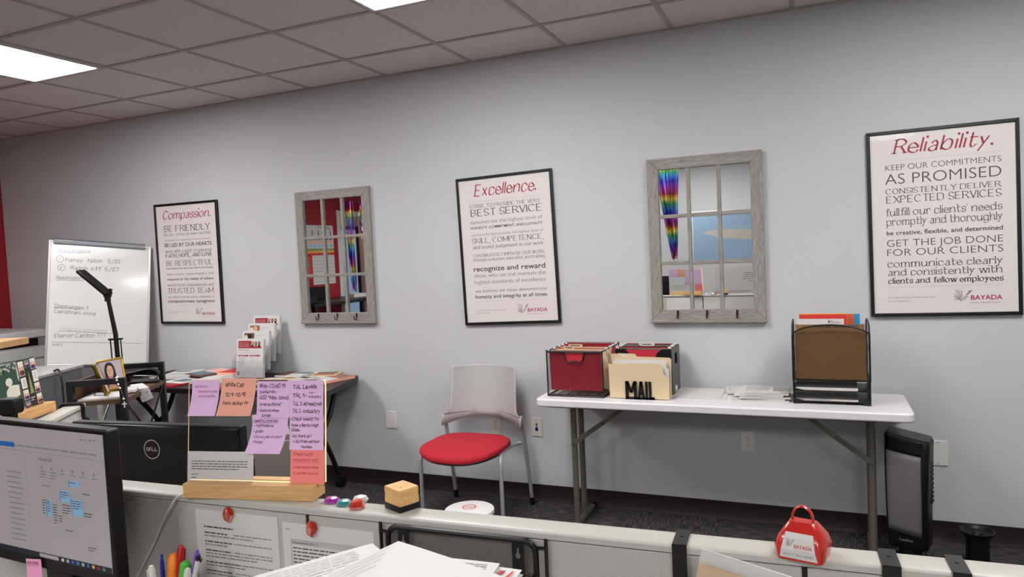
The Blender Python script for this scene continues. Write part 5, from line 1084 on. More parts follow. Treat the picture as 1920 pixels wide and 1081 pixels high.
# desk riser
t = thing('desk_riser', 'small wooden desk riser on grey steel legs behind the cards', 'riser', (-3.27, -2.14, 0), 0.42)
b = B(); b.box(-0.24, -0.10, 1.222, 0.165, 0.10, 1.250, 'board_wood'); b.build('shelf_board', t, bevel=0.002)
for x in (0.055, -0.10): b = B(); b.box(x, -0.06, 0.0, x + 0.052, -0.052, 1.222, 'mid_grey'); b.build('leg', t)
# webcam and its monitor
t = monitor('monitor', 'low dark monitor carrying the webcam at the left edge', (-2.45, -2.67, 0.74), math.radians(180 + 25), 0.36, 0.26, 0.185, None, False)
t = thing('desk', 'side desk under the webcam monitor', 'desk', (-2.6, -2.85, 0))
b = B(); b.box(-0.5, -0.25, 0.712, 0.45, 0.20, 0.74, 'desk_laminate'); b.build('desktop', t, bevel=0.003)
for x in (-0.48, 0.43): b = B(); b.box(x, -0.2, 0, x + 0.02, 0.15, 0.712, 'desk_laminate'); b.build('side_support', t)
t = thing('webcam', 'black webcam clipped on the low monitor at the left edge', 'webcam', (-2.310, -2.600, 1.058), math.radians(20)); t.scale = (0.8, 0.8, 0.85)
b = B(); b.prism(rrect(-0.042, 0.040, 0.042, 0.098, 0.014, 5), -0.028, 0.028, 'black_plastic', 'y'); b.build('body', t, bevel=0.005)
b = B(); b.prism(rrect(0.012, 0.045, 0.040, 0.093, 0.010, 4), -0.033, -0.027, 'gloss_black', 'y'); b.build('end_face', t)
b = B(); b.box(-0.02, -0.02, 0.0, 0.02, 0.02, 0.042, 'black_plastic'); b.box(-0.04, -0.03, -0.008, 0.085, 0.03, 0.004, 'black_plastic'); b.build('clip', t, bevel=0.004)
b = B(); b.tube(catmull([(-2.34, -2.64, 1.11), (-2.37, -2.66, 1.09), (-2.42, -2.66, 1.07), (-2.46, -2.63, 1.04), (-2.5, -2.5, 0.9)], 6), 0.003, 'black_plastic', 8); b.build('webcam_cable', label='black cord looping down from the webcam', category='cord')

# ---------------------------------------------------------------- rolling cart with frames, stapler, lamp
CR = math.radians(31); CC = V((-3.039, -1.655, 0)); CMx = Matrix.Translation(CC) @ Matrix.Rotation(CR, 4, 'Z')
t = thing('shelf_cart', 'black metal frame cart with brown wooden shelves below the whiteboard', 'cart', CC, CR)
cw, cl, ch = 0.121, 0.2565, 1.05; bs = 0.026
for sx in (-1, 1):
    for sy in (-1, 1): b = B(); b.box(sx * (cw - bs / 2) - bs / 2, sy * (cl - bs / 2) - bs / 2, 0.0, sx * (cw - bs / 2) + bs / 2, sy * (cl - bs / 2) + bs / 2, ch - bs, 'black_metal'); b.build('post', t, bevel=0.0015)
for sy in (-1, 1): b = B(); b.box(-cw, sy * (cl - bs / 2) - bs / 2, ch - bs, cw, sy * (cl - bs / 2) + bs / 2, ch, 'black_metal'); b.build('end_rail', t, bevel=0.0015)
for z in (0.957, 0.56, 0.15): b = B(); b.box(-cw + 0.002, -cl + 0.004, z - 0.020, cw - 0.002, cl - 0.004, z, 'walnut'); b.build('shelf', t, bevel=0.001)
b = B(); b.box(-cw + 0.004, -cl + 0.026, 0.957, -cw + 0.016, cl - 0.026, 1.038, 'walnut'); b.build('side_board', t)
for sx in (-1, 1):
    b = B(); b.bar((sx * (cw - 0.008), -cl + 0.03, 0.57), (sx * (cw - 0.008), cl - 0.03, 0.935), 0.005, 0.009, 'black_metal'); b.bar((sx * (cw - 0.013), -cl + 0.03, 0.935), (sx * (cw - 0.013), cl - 0.03, 0.57), 0.005, 0.009, 'black_metal'); b.build('cross_brace', t)
def oncart(x, y, z=0.957): return CMx @ V((x, y, z))
def csheet(name, label, x, y, rot, w, d, z, h=0.001, m='paper'):
    b = B(); b.box(-w / 2, -d / 2, 0, w / 2, d / 2, h, m); b.build(name, loc=oncart(x, y, 0.957 + z), rot=CR + rot, smooth=False, label=label, category='paper')
csheet('paper', 'white paper under the gold photo frames on the cart shelf', -0.005, -0.15, 0.06, 0.17, 0.17, 0.0, 0.006)
csheet('paper', 'white paper on the cart shelf in front of the stapler', 0.035, 0.045, 0.5, 0.12, 0.17, 0.0, 0.004)
csheet('note_slip', 'small folded white slip beside the portrait frame', 0.075, -0.08, 0.2, 0.055, 0.08, 0.0042, 0.012)
def frame(label, x, y, rot, lean, roll, w, h, portrait):
    o = oncart(x, y, 0.964)
    t = thing('framed_photo', label, 'photo frame', o, (-lean, roll, rot), 'gold photo frames on the cart')
    fw = 0.009
    b = B(); b.box(-w / 2, -0.006, 0, w / 2, 0.006, fw, 'gold_frame'); b.box(-w / 2, -0.006, h - fw, w / 2, 0.006, h, 'gold_frame'); b.box(-w / 2, -0.006, fw, -w / 2 + fw, 0.006, h - fw, 'gold_frame'); b.box(w / 2 - fw, -0.006, fw, w / 2, 0.006, h - fw, 'gold_frame'); b.build('frame', t, bevel=0.002)
    b = B(); b.box(-w / 2 + 0.002, 0.004, 0.002, w / 2 - 0.002, 0.010, h - 0.002, 'black_plastic'); b.build('backing', t)
    b = B(); b.box(-w / 2 + fw, -0.003, fw, w / 2 - fw, 0.003, h - fw, 'photo_backdrop')
    s = b.plane((-w / 2 + fw, -0.0032, h - fw), (1, 0, 0), (0, 0, -1)); W, H = w - 2 * fw, h - 2 * fw
    if portrait:
        cx = W * 0.44; s.poly([(cx + (u - 0.44) * W, v * H) for u, v in ((0.20, 1.0), (0.22, 0.86), (0.36, 0.78), (0.56, 0.78), (0.82, 0.80), (1.0, 0.95), (1.0, 1.0))], 'skin', 1)
        hr = catmull([(0.42, 0.05), (0.28, 0.10), (0.20, 0.30), (0.20, 0.55), (0.17, 0.82), (0.28, 0.94), (0.34, 0.70), (0.50, 0.78), (0.68, 0.95), (0.80, 0.86), (0.70, 0.55), (0.66, 0.25), (0.56, 0.09)], 4, True); s.poly([(u * W, v * H) for u, v in hr], 'hair_dark', 2)
        s.rect(W * 0.38, H * 0.60, W * 0.52, H * 0.80, 'skin', 3)
        s.poly([(u * W, v * H) for u, v in catmull([(0.43, 0.16), (0.33, 0.22), (0.295, 0.38), (0.33, 0.54), (0.44, 0.64), (0.54, 0.55), (0.585, 0.38), (0.55, 0.22)], 4, True)], 'skin_light', 4)
        for u in (0.375, 0.505): s.disc(u * W, 0.365 * H, 0.028 * W, 0.011 * H, 'teeth', 5, 10); s.disc(u * W, 0.365 * H, 0.017 * W, 0.013 * H, 'hair_dark', 6, 10); s.line([((u - 0.05) * W, 0.325 * H), (u * W, 0.310 * H), ((u + 0.05) * W, 0.325 * H)], 0.0014, 'hair_dark', 5)
        s.line([(0.44 * W, 0.38 * H), (0.425 * W, 0.455 * H), (0.455 * W, 0.462 * H)], 0.0010, 'photo_warm', 5)
        s.poly([(u * W, v * H) for u, v in catmull([(0.36, 0.50), (0.44, 0.515), (0.525, 0.50), (0.49, 0.555), (0.44, 0.57), (0.39, 0.555)], 3, True)], 'lips', 5); s.poly([(u * W, v * H) for u, v in ((0.375, 0.51), (0.51, 0.51), (0.48, 0.538), (0.405, 0.538))], 'teeth', 6)
    b.build('photo', t, smooth=False)
    b = B(); b.bar((0, 0.010, h * 0.55), (0, 0.010 + h * 0.30, 0.012), 0.022, 0.003, 'black_plastic'); b.build('easel_leg', t)
frame('gold photo frame with a smiling dark-haired woman on the cart', -0.002, -0.055, math.radians(52), 0.26, -0.10, 0.108, 0.152, True)
frame('gold photo frame seen edge-on left of the portrait on the cart', 0.000, -0.130, math.radians(138), 0.30, 0.0, 0.104, 0.150, False)
# stapler
t = thing('stapler', 'black stapler on the cart shelf below the whiteboard', 'stapler', oncart(0.035, 0.175), CR - 0.10)
b = B(); b.prism(rrect(-0.085, -0.02, 0.085, 0.02, 0.012, 4), 0, 0.012, 'black_plastic'); b.build('base', t, bevel=0.003)
b = B(); b.prism([(-0.07, 0.028), (0.068, 0.020), (0.072, 0.026), (0.072, 0.034), (-0.07, 0.042)], -0.009, 0.009, 'chrome', 'y'); b.build('magazine', t, bevel=0.001)
b = B(); b.prism(catmull([(-0.085, 0.040), (-0.02, 0.044), (0.06, 0.040), (0.080, 0.036), (0.086, 0.048), (0.074, 0.062), (0.03, 0.070), (-0.04, 0.058), (-0.085, 0.050)], 4, True), -0.016, 0.016, 'gloss_black', 'y'); b.build('arm', t, bevel=0.003)
b = B(); b.box(-0.085, -0.012, 0.010, -0.055, 0.012, 0.045, 'black_plastic'); b.build('hinge', t, bevel=0.003)
# card hanging from the shelf edge, rosary on the post
b = B(); b.T = Matrix.Rotation(math.radians(-21), 4, 'Y'); b.box(-0.028, -0.001, -0.055, 0.028, 0.0, 0, 'paper'); s = b.plane((-0.028, -0.0012, 0), (1, 0, 0), (0, 0, -1)); s.para(0.010, 0.016, 0.024, 1, 0.004, 'print_grey', 0.4, 1); s.para(0.032, 0.016, 0.05, 2, 0.006, 'print_grey', 0.4, 2); s.para(0.010, 0.040, 0.028, 1, 0.005, 'print_dark', 0.5, 3)
b.build('price_card', loc=oncart(0.128, -0.075, 0.965), rot=CR - math.radians(8), smooth=False, label='small white card taped to the cart shelf edge', category='card')
t = thing('rosary', 'white bead rosary with a cross hanging from the cart post', 'rosary', oncart(cw - 0.02, -cl - 0.006, 1.055), CR)
pts = catmull([(-0.012, 0.018, -0.002), (-0.010, 0.002, 0.002), (-0.008, -0.004, -0.012), (-0.002, -0.005, -0.035), (0.006, -0.005, -0.055), (0.013, -0.005, -0.080), (0.016, -0.005, -0.105)], 5)
b = B(); b.tube(pts, 0.0008, 'chrome', 6); b.build('chain', t)
for i, f in enumerate((0.0, 0.12, 0.24, 0.36, 0.48, 0.60, 0.95)):
    p = pts[int(f * (len(pts) - 1))]; b = B(); b.ball((0, 0, 0), 0.0048, 'bead_white', 7); b.build('bead', t, loc=p)
b = B(); x, z = 0.0165, -0.120; b.box(x - 0.0025, -0.008, z - 0.015, x + 0.0025, -0.004, z + 0.012, 'bead_white'); b.box(x - 0.010, -0.008, z - 0.001, x + 0.010, -0.004, z + 0.004, 'bead_white'); b.build('cross', t, bevel=0.001)
# desk lamp
t = thing('desk_lamp', 'black LED desk lamp with a tilted bar head on the cart', 'lamp', oncart(-0.035, 0.075), math.radians(22))
b = B(); b.lathe([(0.05, 0), (0.05, 0.010), (0.046, 0.014), (0.012, 0.016)], 'black_plastic', 24); b.build('base', t)
b = B(); b.tube([(0.008, 0, 0.01), (0.003, 0, 0.26), (-0.022, 0, 0.44)], [0.0105, 0.0105, 0.009], 'black_plastic', 12); b.build('pole', t)
b = B()
for x in (-0.022, 0.028): b.tube([(x, 0, 0.10), (x - 0.003, 0, 0.235)], 0.003, 'black_plastic', 8)
b.box(-0.03, -0.01, 0.232, 0.032, 0.01, 0.240, 'black_plastic'); b.build('sleeve', t)
b = B(); b.tube([(-0.022, -0.014, 0.448), (-0.022, 0.014, 0.448)], 0.013, 'black_plastic', 14); b.box(-0.034, -0.008, 0.42, -0.012, 0.008, 0.46, 'black_plastic'); b.tube([(-0.012, 0, 0.462), (-0.004, 0, 0.478)], 0.008, 'black_plastic', 10); b.build('hinge', t)
b = B(); b.T = Matrix.Translation((-0.024, -0.006, 0.458)) @ Matrix.Rotation(math.radians(-12), 4, 'Z') @ Matrix.Rotation(math.radians(38), 4, 'Y'); b.box(-0.180, -0.026, -0.004, 0.012, 0.026, 0.012, 'black_plastic'); Th = b.T
b.build('head', t, bevel=0.004)
b = B(); b.T = Th; b.box(-0.172, -0.020, -0.0055, 0.0, 0.020, -0.0045, 'mid_grey'); b.build('light_panel', t, label='unlit grey light panel under the head')

# ---------------------------------------------------------------- whiteboard easel
t = thing('whiteboard_easel', 'white dry-erase easel with handwritten admissions list in the corner', 'whiteboard', (-4.835, -0.436, 0), math.radians(60))
WM = Matrix.Translation((0, 0, 0.838)) @ Matrix.Rotation(math.radians(6.0), 4, 'Y') @ Matrix.Rotation(-0.115, 4, 'X')
Wb, Hb = 0.665, 0.905
b = B(); b.T = WM; b.box(-Wb / 2 + 0.01, -0.006, 0.01, Wb / 2 - 0.01, 0.006, Hb - 0.01, 'whiteboard')
s = b.plane((-0.32, -0.0064, 0.90), (1, 0, 0), (0, 0, -1))
for txt, c, u0, v, u1, h, v1 in TABLES['WB']:
    m = {'u': 'pen_blue', 'k': 'pen_black', 'c': 'pen_black'}[c]
    if txt == '_': s.line([(u0 + (u1 - u0) * i / 10, v + (v1 - v) * i / 10 + 0.001 * math.sin(i * 2.1)) for i in range(11)], 0.0022, m)
    elif c == 'c':
        s.text(txt, 'k', u0 + 0.011, v - 0.006, h * 0.5, m, u0 + 0.011 + (0.004 if txt == '1' else 0.014)); cxx, cyy = (u0 + u1) / 2, v - h * 0.42; s.line([(cxx + 0.022 * math.cos(a * PI / 10), cyy + 0.023 * math.sin(a * PI / 10)) for a in range(21)], 0.0022, m)
    else: s.text(txt, 'k', u0, v, h * 0.92, m, u1, v1, jit=0.05)
s.text('Potential admissions', 'k', 0.075, 0.645, 0.022, 'pen_faint', 0.37, 0.655)
b.build('writing_surface', t, smooth=False)
b = B(); b.T = WM
for q in ((-Wb / 2, -0.010, 0, -Wb / 2 + 0.016, 0.010, Hb), (Wb / 2 - 0.016, -0.010, 0, Wb / 2, 0.010, Hb), (-Wb / 2 + 0.016, -0.010, 0, Wb / 2 - 0.016, 0.010, 0.016), (-Wb / 2 + 0.016, -0.010, Hb - 0.016, Wb / 2 - 0.016, 0.010, Hb)): b.box(*q, 'aluminium')
b.build('frame', t, bevel=0.003)
b = B(); b.T = WM; b.box(-Wb / 2 + 0.03, -0.040, -0.012, Wb / 2 - 0.02, -0.008, -0.002, 'dark_grey'); b.box(-Wb / 2 + 0.03, -0.042, -0.012, Wb / 2 - 0.02, -0.038, 0.006, 'dark_grey'); b.build('pen_tray', t)
b = B(); b.T = WM; b.prism([(-0.012, Hb - 0.030), (-0.026, Hb - 0.024), (-0.028, Hb + 0.002), (-0.012, Hb + 0.012), (0.01, Hb + 0.012), (0.01, Hb - 0.03)], -Wb / 2 + 0.03, Wb / 2 - 0.045, 'steel_grey', 'x'); b.build('paper_clamp', t, bevel=0.002)
b = B(); b.tube([(0.0, 0.040, 0.05), (0.0, 0.040, 0.90)], 0.022, 'pole_white', 16); b.build('pole', t)
for sx in (-1, 1): b = B(); b.box(sx * 0.28 - 0.02, -0.26, 0.03, sx * 0.28 + 0.02, 0.20, 0.06, 'pole_white'); b.build('foot', t, bevel=0.004)
b = B(); b.box(-0.3, 0.015, 0.03, 0.3, 0.055, 0.06, 'pole_white'); b.build('cross_bar', t, bevel=0.004)

# ---------------------------------------------------------------- copier and cabinet in the corner
t = thing('copier', 'pale grey office copier by the red wall, left of the easel', 'copier', (-6.0, -0.86, 0))
b = B(); b.box(-0.38, -0.60, 0.08, 0.39, 0.60, 0.965, 'copier_grey'); b.build('body', t, bevel=0.01)
for z0, z1 in ((0.12, 0.33), (0.345, 0.55), (0.565, 0.73), (0.745, 0.86), (0.875, 0.955)): b = B(); b.box(0.389, -0.585, z0, 0.398, 0.585, z1, 'copier_white'); d = b.build('drawer', t, bevel=0.004); b = B(); b.box(0.398, -0.12, z1 - 0.03, 0.403, 0.12, z1 - 0.015, 'dark_grey'); b.build('handle', d)
b = B(); b.box(-0.30, -0.52, 0.965, 0.34, 0.54, 1.03, 'black_plastic'); b.build('output_bay', t)
b = B(); b.box(-0.38, -0.62, 1.03, 0.40, 0.62, 1.09, 'copier_white'); b.build('lid', t, bevel=0.01)
b = B(); b.box(-0.20, -0.30, 1.09, 0.20, 0.20, 1.112, 'dark_grey'); b.box(-0.18, 0.25, 1.09, 0.2, 0.55, 1.098, 'copier_grey'); b.build('feeder', t, bevel=0.006)
t = thing('file_cabinet', 'low grey steel cabinet between the copier and the cart', 'cabinet', (-4.62, -1.18, 0), math.radians(24))
b = B(); b.box(-0.28, -0.24, 0.02, 0.30, 0.24, 0.90, 'mid_grey'); b.box(-0.29, -0.25, 0.90, 0.31, 0.25, 0.92, 'copier_grey'); b.build('body', t, bevel=0.003)
for z0, z1 in ((0.05, 0.32), (0.34, 0.60), (0.62, 0.88)): b = B(); b.box(-0.265, -0.247, z0, 0.285, -0.24, z1, 'mid_grey'); d = b.build('drawer', t, bevel=0.003); b = B(); b.box(-0.06, -0.255, z1 - 0.06, 0.06, -0.247, z1 - 0.045, 'steel_grey'); b.build('handle', d)
b = B(); b.tube(catmull([(-4.33, -1.10, 0.925), (-4.27, -1.11, 0.93), (-4.22, -1.13, 0.85), (-4.19, -1.15, 0.60), (-4.18, -1.15, 0.2), (-4.17, -1.14, 0.006)], 6), 0.006, 'black_plastic', 8); b.build('power_cable', label='black cord arching down the side of the grey cabinet', category='cord')

# ---------------------------------------------------------------- black table with brochures
BZ = 0.745
t = thing('black_table', 'black folding table covered with magazines under the Compassion poster', 'table', (-3.7, -0.34, 0))
b = B(); b.prism([(-0.85, 0.31), (0.85, 0.31), (0.885, 0.25), (1.02, -0.28), (0.98, -0.31), (-0.85, -0.31)], BZ - 0.034, BZ, 'black_plastic'); b.build('tabletop', t, bevel=0.004)
for x in (0.72, -0.72):
    b = B(); b.tube(catmull([(x, -0.20, BZ - 0.03), (x, -0.02, 0.50), (x - 0.01, 0.13, 0.28), (x - 0.01, 0.22, 0.09)], 5), 0.017, 'black_metal', 12); b.build('leg', t)
    b = B(); b.tube(catmull([(x + 0.03, 0.20, BZ - 0.03), (x + 0.03, 0.10, 0.50), (x + 0.03, -0.08, 0.33), (x + 0.02, -0.22, 0.09)], 5), 0.017, 'black_metal', 12); b.build('leg', t)
    for y in (0.225, -0.22): b = B(); b.tube([(x - 0.022, y, 0.035), (x + 0.022, y, 0.035)], 0.035, 'black_plastic', 16); b.tube([(x, y, 0.04), (x, y, 0.10)], 0.010, 'black_metal', 8); b.build('caster', t)
    b = B(); b.tube([(x + 0.01, -0.02, 0.40), (x + 0.01, 0.04, 0.40)], 0.03, 'black_metal', 14); b.build('pivot', t)
t = thing('brochure_rack', 'clear stepped brochure rack standing on the black table', 'brochure rack', (-3.565, -0.20, BZ), 0.10)
for i in range(4):
    b = B(); y = -0.10 + 0.062 * i; z = 0.010 + 0.046 * i
    b.prism([(-0.118, z), (0.118, z), (0.118, z + 0.12), (-0.118, z + 0.12)], y - 0.003, y - 0.001, 'holder_acrylic', 'y'); b.box(-0.118, y - 0.003, z - 0.003, 0.118, y + 0.04, z - 0.001, 'holder_acrylic'); b.build('pocket', t, smooth=False)
for sx in (-1, 1): b = B(); b.prism([(-0.105, 0), (0.135, 0), (0.135, 0.32), (-0.105, 0.13)], sx * 0.119 - 0.001, sx * 0.119 + 0.001, 'holder_acrylic', 'x'); b.build('side', t, smooth=False)
def flyer(label, i, kind):
    o = V((-3.565, -0.20, BZ)); Mx = Matrix.Translation(o) @ Matrix.Rotation(0.10, 4, 'Z') @ Matrix.Translation((0.002 * i, -0.088 + 0.062 * i, 0.012 + 0.046 * i)) @ Matrix.Rotation(-0.14, 4, 'X')
    b = B(); b.T = Mx; w, h = 0.216, 0.265
    for k in range(4): b.box(-w / 2 + 0.002 * k, 0.004 * k, 0, w / 2 + 0.002 * k, 0.004 * k + 0.003, h - 0.0015 * k, 'paper')
    s = b.plane((-w / 2, -0.0004, h), (1, 0, 0), (0, 0, -1))
    if kind in (0, 3):
        bw = 0.60 if kind == 3 else 0.585
        s.rect(0.014, 0.016, 0.200, 0.066, 'brand_red'); s.rect(0.118, 0.016, 0.200, 0.056, 'paper', 2)
        for q in range(3): u = 0.130 + 0.026 * q; s.disc(u, 0.034, 0.010, 0.014, ('photo_brown', 'hair_dark', 'hair_dark')[q], 3, 12); s.disc(u, 0.034, 0.0055, 0.008, ('skin_light', 'skin', 'skin')[q], 4, 12); s.poly([(u - 0.012, 0.056), (u + 0.012, 0.056), (u + 0.008, 0.046), (u - 0.008, 0.046)], ('hair_dark', 'photo_warm', 'pen_dark')[q], 3)
        for q, tx in enumerate(('Offer Your Best', 'Months a Weekend', 'Where You Work') if kind == 0 else ('Live Your Best', 'Life at Home')): s.text(tx, 's', 0.022, 0.033 + 0.012 * q, 0.006, 'paper', 0.10, k=2, weight=0.01)
        s.para(0.018, 0.078, 0.165, 1, 0.005, 'print_dark', 0.5, 1); s.para(0.018, 0.092, 0.19, 2, 0.006, 'print_light', 0.4, 2)
        for u0, u1 in ((0.014, 0.098), (0.108, 0.190)): s.rect(u0, 0.112, u1, 0.121, 'brand_red'); s.para(u0 + 0.015, 0.115, u1 - 0.03, 1, 0.006, 'paper', 0.4, 4, 1, 2)
        s.para(0.018, 0.133, 0.07, 7, 0.0085, 'print_grey', 0.3, 5); s.para(0.118, 0.133, 0.15, 4, 0.0085, 'print_light', 0.3, 6); s.line([(0.165, 0.133), (0.165, 0.21)], 0.0008, 'print_light'); s.disc(0.018, 0.236, 0.011, 0.013, 'brand_red'); s.disc(0.018, 0.236, 0.005, 0.006, 'paper', 2); s.para(0.036, 0.230, 0.09, 3, 0.007, 'print_light', 0.4, 8); s.para(0.15, 0.243, 0.175, 1, 0.006, 'print_dark', 0.5, 9)
    else:
        s.rect(0.016, 0.016, 0.096, 0.090, 'photo_warm' if kind == 2 else 'photo_brown'); s.disc(0.060, 0.040, 0.016, 0.020, 'skin_light' if kind == 2 else 'hair_dark', 2); s.disc(0.030, 0.05, 0.014, 0.022, 'plate_almond', 2); s.poly([(0.035, 0.09), (0.09, 0.09), (0.08, 0.06), (0.045, 0.06)], 'orange_paper' if kind == 2 else 'brand_red', 2)
        s.para(0.105, 0.03, 0.17, 2, 0.016, 'print_light', 0.3, 2)
        if kind == 2: s.para(0.105, 0.06, 0.18, 1, 0.01, 'orange_paper', 0.25, 2, 1)
    b.build('brochure_stack', smooth=False, label=label, category='brochure', group='brochures in the stepped rack')
flyer('front brochure in the rack with red heading and three faces', 0, 0)
flyer('second brochure in the rack with a dark photo at its corner', 1, 1)
flyer('third brochure in the rack with a photo of a woman in orange', 2, 2)
flyer('topmost brochure at the back of the rack headed in red', 3, 3)
GM = 'magazines spread on the black table'
def mag(label, x, y, rot, w, d, h, cols, z=0.0, name='magazine'):
    b = B(); b.box(-w / 2, -d / 2, 0, w / 2, d / 2, h, cols[0]); s = b.plane((-w / 2, d / 2, h), (1, 0, 0), (0, -1, 0))
    for k, (u0, v0, u1, v1, c) in enumerate(cols[1]): s.rect(u0 * w, v0 * d, u1 * w, v1 * d, c, 1 + (k % 3))
    b.build(name, loc=(x, y, BZ + z), rot=rot, smooth=False, label=label, category='magazine', group=GM)
mag('salmon-edged magazine pile at the right end of the black table', -2.965, -0.255, -0.32, 0.22, 0.34, 0.016, ('salmon_note', ((0.0, 0.0, 1, 0.35, 'photo_warm'), (0.0, 0.35, 1, 1, 'paper'), (0.1, 0.5, 0.6, 0.8, 'photo_cool'))))
mag('white and tan magazine lying next to the salmon-edged pile', -3.18, -0.16, -0.25, 0.22, 0.28, 0.008, ('paper', ((0.0, 0.1, 1, 0.45, 'photo_cool'), (0.1, 0.55, 0.9, 0.7, 'card_dark'), (0.1, 0.75, 0.5, 0.95, 'photo_warm'))))
mag('dark-striped magazine right of the brochure rack', -3.32, -0.36, 0.2, 0.22, 0.28, 0.006, ('photo_brown', ((0.0, 0.0, 1, 0.3, 'paper'), (0.0, 0.4, 1, 0.55, 'card_dark'), (0.1, 0.7, 0.8, 0.9, 'manila'))))
mag('cream magazine with orange cover at the front of the table', -3.10, -0.47, -0.15, 0.22, 0.28, 0.006, ('paper', ((0.05, 0.1, 0.5, 0.9, 'salmon_note'), (0.55, 0.2, 0.9, 0.6, 'photo_brown'))))
mag('red magazine in front of the brochure rack', -3.50, -0.46, 0.1, 0.22, 0.28, 0.007, ('red_paper', ((0.0, 0.0, 1, 0.6, 'photo_brown'), (0.1, 0.1, 0.9, 0.4, 'paper'), (0.1, 0.6, 0.5, 0.9, 'photo_warm'))))
mag('white newspaper lying left of the brochure rack', -3.80, -0.30, 0.25, 0.28, 0.36, 0.010, ('paper', ((0.05, 0.05, 0.95, 0.15, 'print_light'), (0.5, 0.3, 0.95, 0.9, 'print_light'))))
mag('pink and white magazine by the wall left of the rack', -3.78, -0.12, 0.1, 0.28, 0.18, 0.016, ('salmon_note', ((0.0, 0.0, 0.5, 1, 'red_paper'), (0.5, 0.1, 1, 0.9, 'paper'))), 0.0105)
mag('dark-covered magazine on top of the wall-side pile', -4.02, -0.18, -0.3, 0.22, 0.28, 0.010, ('photo_brown', ((0.0, 0.0, 1, 0.5, 'paper'), (0.1, 0.1, 0.9, 0.4, 'salmon_note'), (0.1, 0.5, 0.9, 0.9, 'photo_cool'))), 0.012)
mag('grey-covered magazine by the wall between the rack and the salmon-edged pile', -3.30, -0.13, 0.08, 0.21, 0.16, 0.010, ('paper', ((0.0, 0.0, 0.4, 1, 'photo_brown'), (0.45, 0.1, 1, 0.5, 'photo_cool'))), 0.0085)
mag('small tan magazine overlapping the right-hand pile', -3.04, -0.12, 0.3, 0.18, 0.14, 0.008, ('manila', ((0.1, 0.1, 0.9, 0.5, 'photo_brown'), (0.1, 0.6, 0.9, 0.9, 'brand_red'))), 0.0165)
mag('white booklet at the left end of the black table', -4.22, -0.24, 0.4, 0.22, 0.28, 0.020, ('paper', ((0.1, 0.1, 0.6, 0.3, 'photo_cool'), (0.1, 0.5, 0.9, 0.9, 'print_light'))))
mag('red booklet at the front left of the black table', -3.98, -0.50, -0.1, 0.22, 0.25, 0.012, ('dark_red_folder', ((0.0, 0.0, 1, 0.7, 'paper'), (0.2, 0.1, 0.8, 0.5, 'photo_cool'), (0.2, 0.75, 0.8, 0.9, 'photo_brown'))))

# ---------------------------------------------------------------- what the mirrors show, behind the camera
t = thing('cubicle_partition', 'tall white partition behind the camera carrying a blue map', 'partition', (0, -5.5, 0))
b = B(); b.box(-1.43, -0.05, 0.02, 2.2, -0.003, 1.86, 'plate_white'); b.build('panel', t); b = B(); b.box(-1.44, -0.056, 1.86, 2.21, 0.004, 1.905, 'rail_laminate'); b.build('top_rail', t, bevel=0.004)
t = thing('wall_map', 'blue map of a long island seen in the right mirror', 'map', (-0.63, -5.499, 1.24), PI)
b = B(); b.box(-0.86, -0.002, 0, 0.78, 0, 0.60, 'map_blue'); s = b.plane((-0.86, -0.0024, 0.60), (1, 0, 0), (0, 0, -1))
r = random.Random(2); up = []; lo = []
for i in range(41):
    u = 0.10 + 1.40 * i / 40; th = 0.115 * min(1, i / 14) * (1 if i < 34 else (41 - i) / 7) ; c = 0.16 + 0.18 * i / 40
    u2 = 1.64 - u; c2 = 0.34 - 0.22 * (u2 - 0.1) / 1.4 
    up.append((u, 0.30 - 0.16 * abs(u - 0.4) * 0.5 - th * 0.5 + r.uniform(-.008, .008))); lo.append((u, 0.30 - 0.08 * abs(u - 0.4) + th * 0.55 + r.uniform(-.006, .006)))
for i in range(40): s.poly([up[i], lo[i], lo[i + 1], up[i + 1]], 'map_land')
for k in range(190): i = r.randrange(3, 37); u = up[i][0]; v = r.uniform(up[i][1], lo[i][1]); s.line([(u, v), (u + r.uniform(-.03, .03), v + r.uniform(-.02, .02))], 0.0016, 'print_grey', 2)
s.para(0.4, 0.56, 1.1, 1, 0.012, 'print_grey', 0.4, 3)
b.build('print', t, smooth=False)
b = B(); b.box(-0.66, -0.002, 0, 0.5, 0, 0.31, 'paper'); s = b.plane((-0.66, -0.0024, 0.31), (1, 0, 0), (0, 0, -1)); s.para(0.10, 0.03, 0.34, 1, 0.03, 'print_dark', 0.6, 1, 1)
for c in range(3): s.para(0.12 + 0.26 * c, 0.08, 0.30 + 0.26 * c, 5, 0.025, 'print_grey', 0.35, c)
s.poly([(0.02, 0.30)] + [(0.02 + 0.06 * i, 0.262 - 0.018 * (i % 3)) for i in range(12)] + [(0.68, 0.30)], 'photo_cool'); b.build('notice', loc=(-0.65, -5.499, 0.87), rot=PI, smooth=False, label='white printed notice below the map, seen in the right mirror', category='notice')
def foil(label, loc, w, h, n, narrow, seed):
    b = B(); r = random.Random(seed)
    for i in range(n):
        x = w * (i / (n - 1) - 0.5); y = r.uniform(-0.02, 0.02); pts = []
        for k in range(9): f = k / 8; q = (1 - f) + narrow * f; pts.append((x * q + w * 0.28 * f * (1 - narrow), y + 0.012 * math.sin(k * 1.3 + i), -h * f * (0.9 + 0.1 * r.random() if k == 8 else 1)))
        a = r.uniform(0, PI); dx, dy = 0.007 * math.cos(a), 0.007 * math.sin(a)
        vs = [(p[0] + s2 * dx, p[1] + s2 * dy, p[2]) for p in pts for s2 in (-1, 1)]; b.add(vs, [(2 * k, 2 * k + 1, 2 * k + 3, 2 * k + 2) for k in range(8)], 'foil')
    b.build('foil_curtain', loc=loc, smooth=False, label=label, category='foil curtain', kind='stuff')
foil('rainbow foil fringe gathered beside the white partition, in the right mirror', (-1.73, -5.46, 2.69), 0.34, 1.40, 60, 0.18, 1)
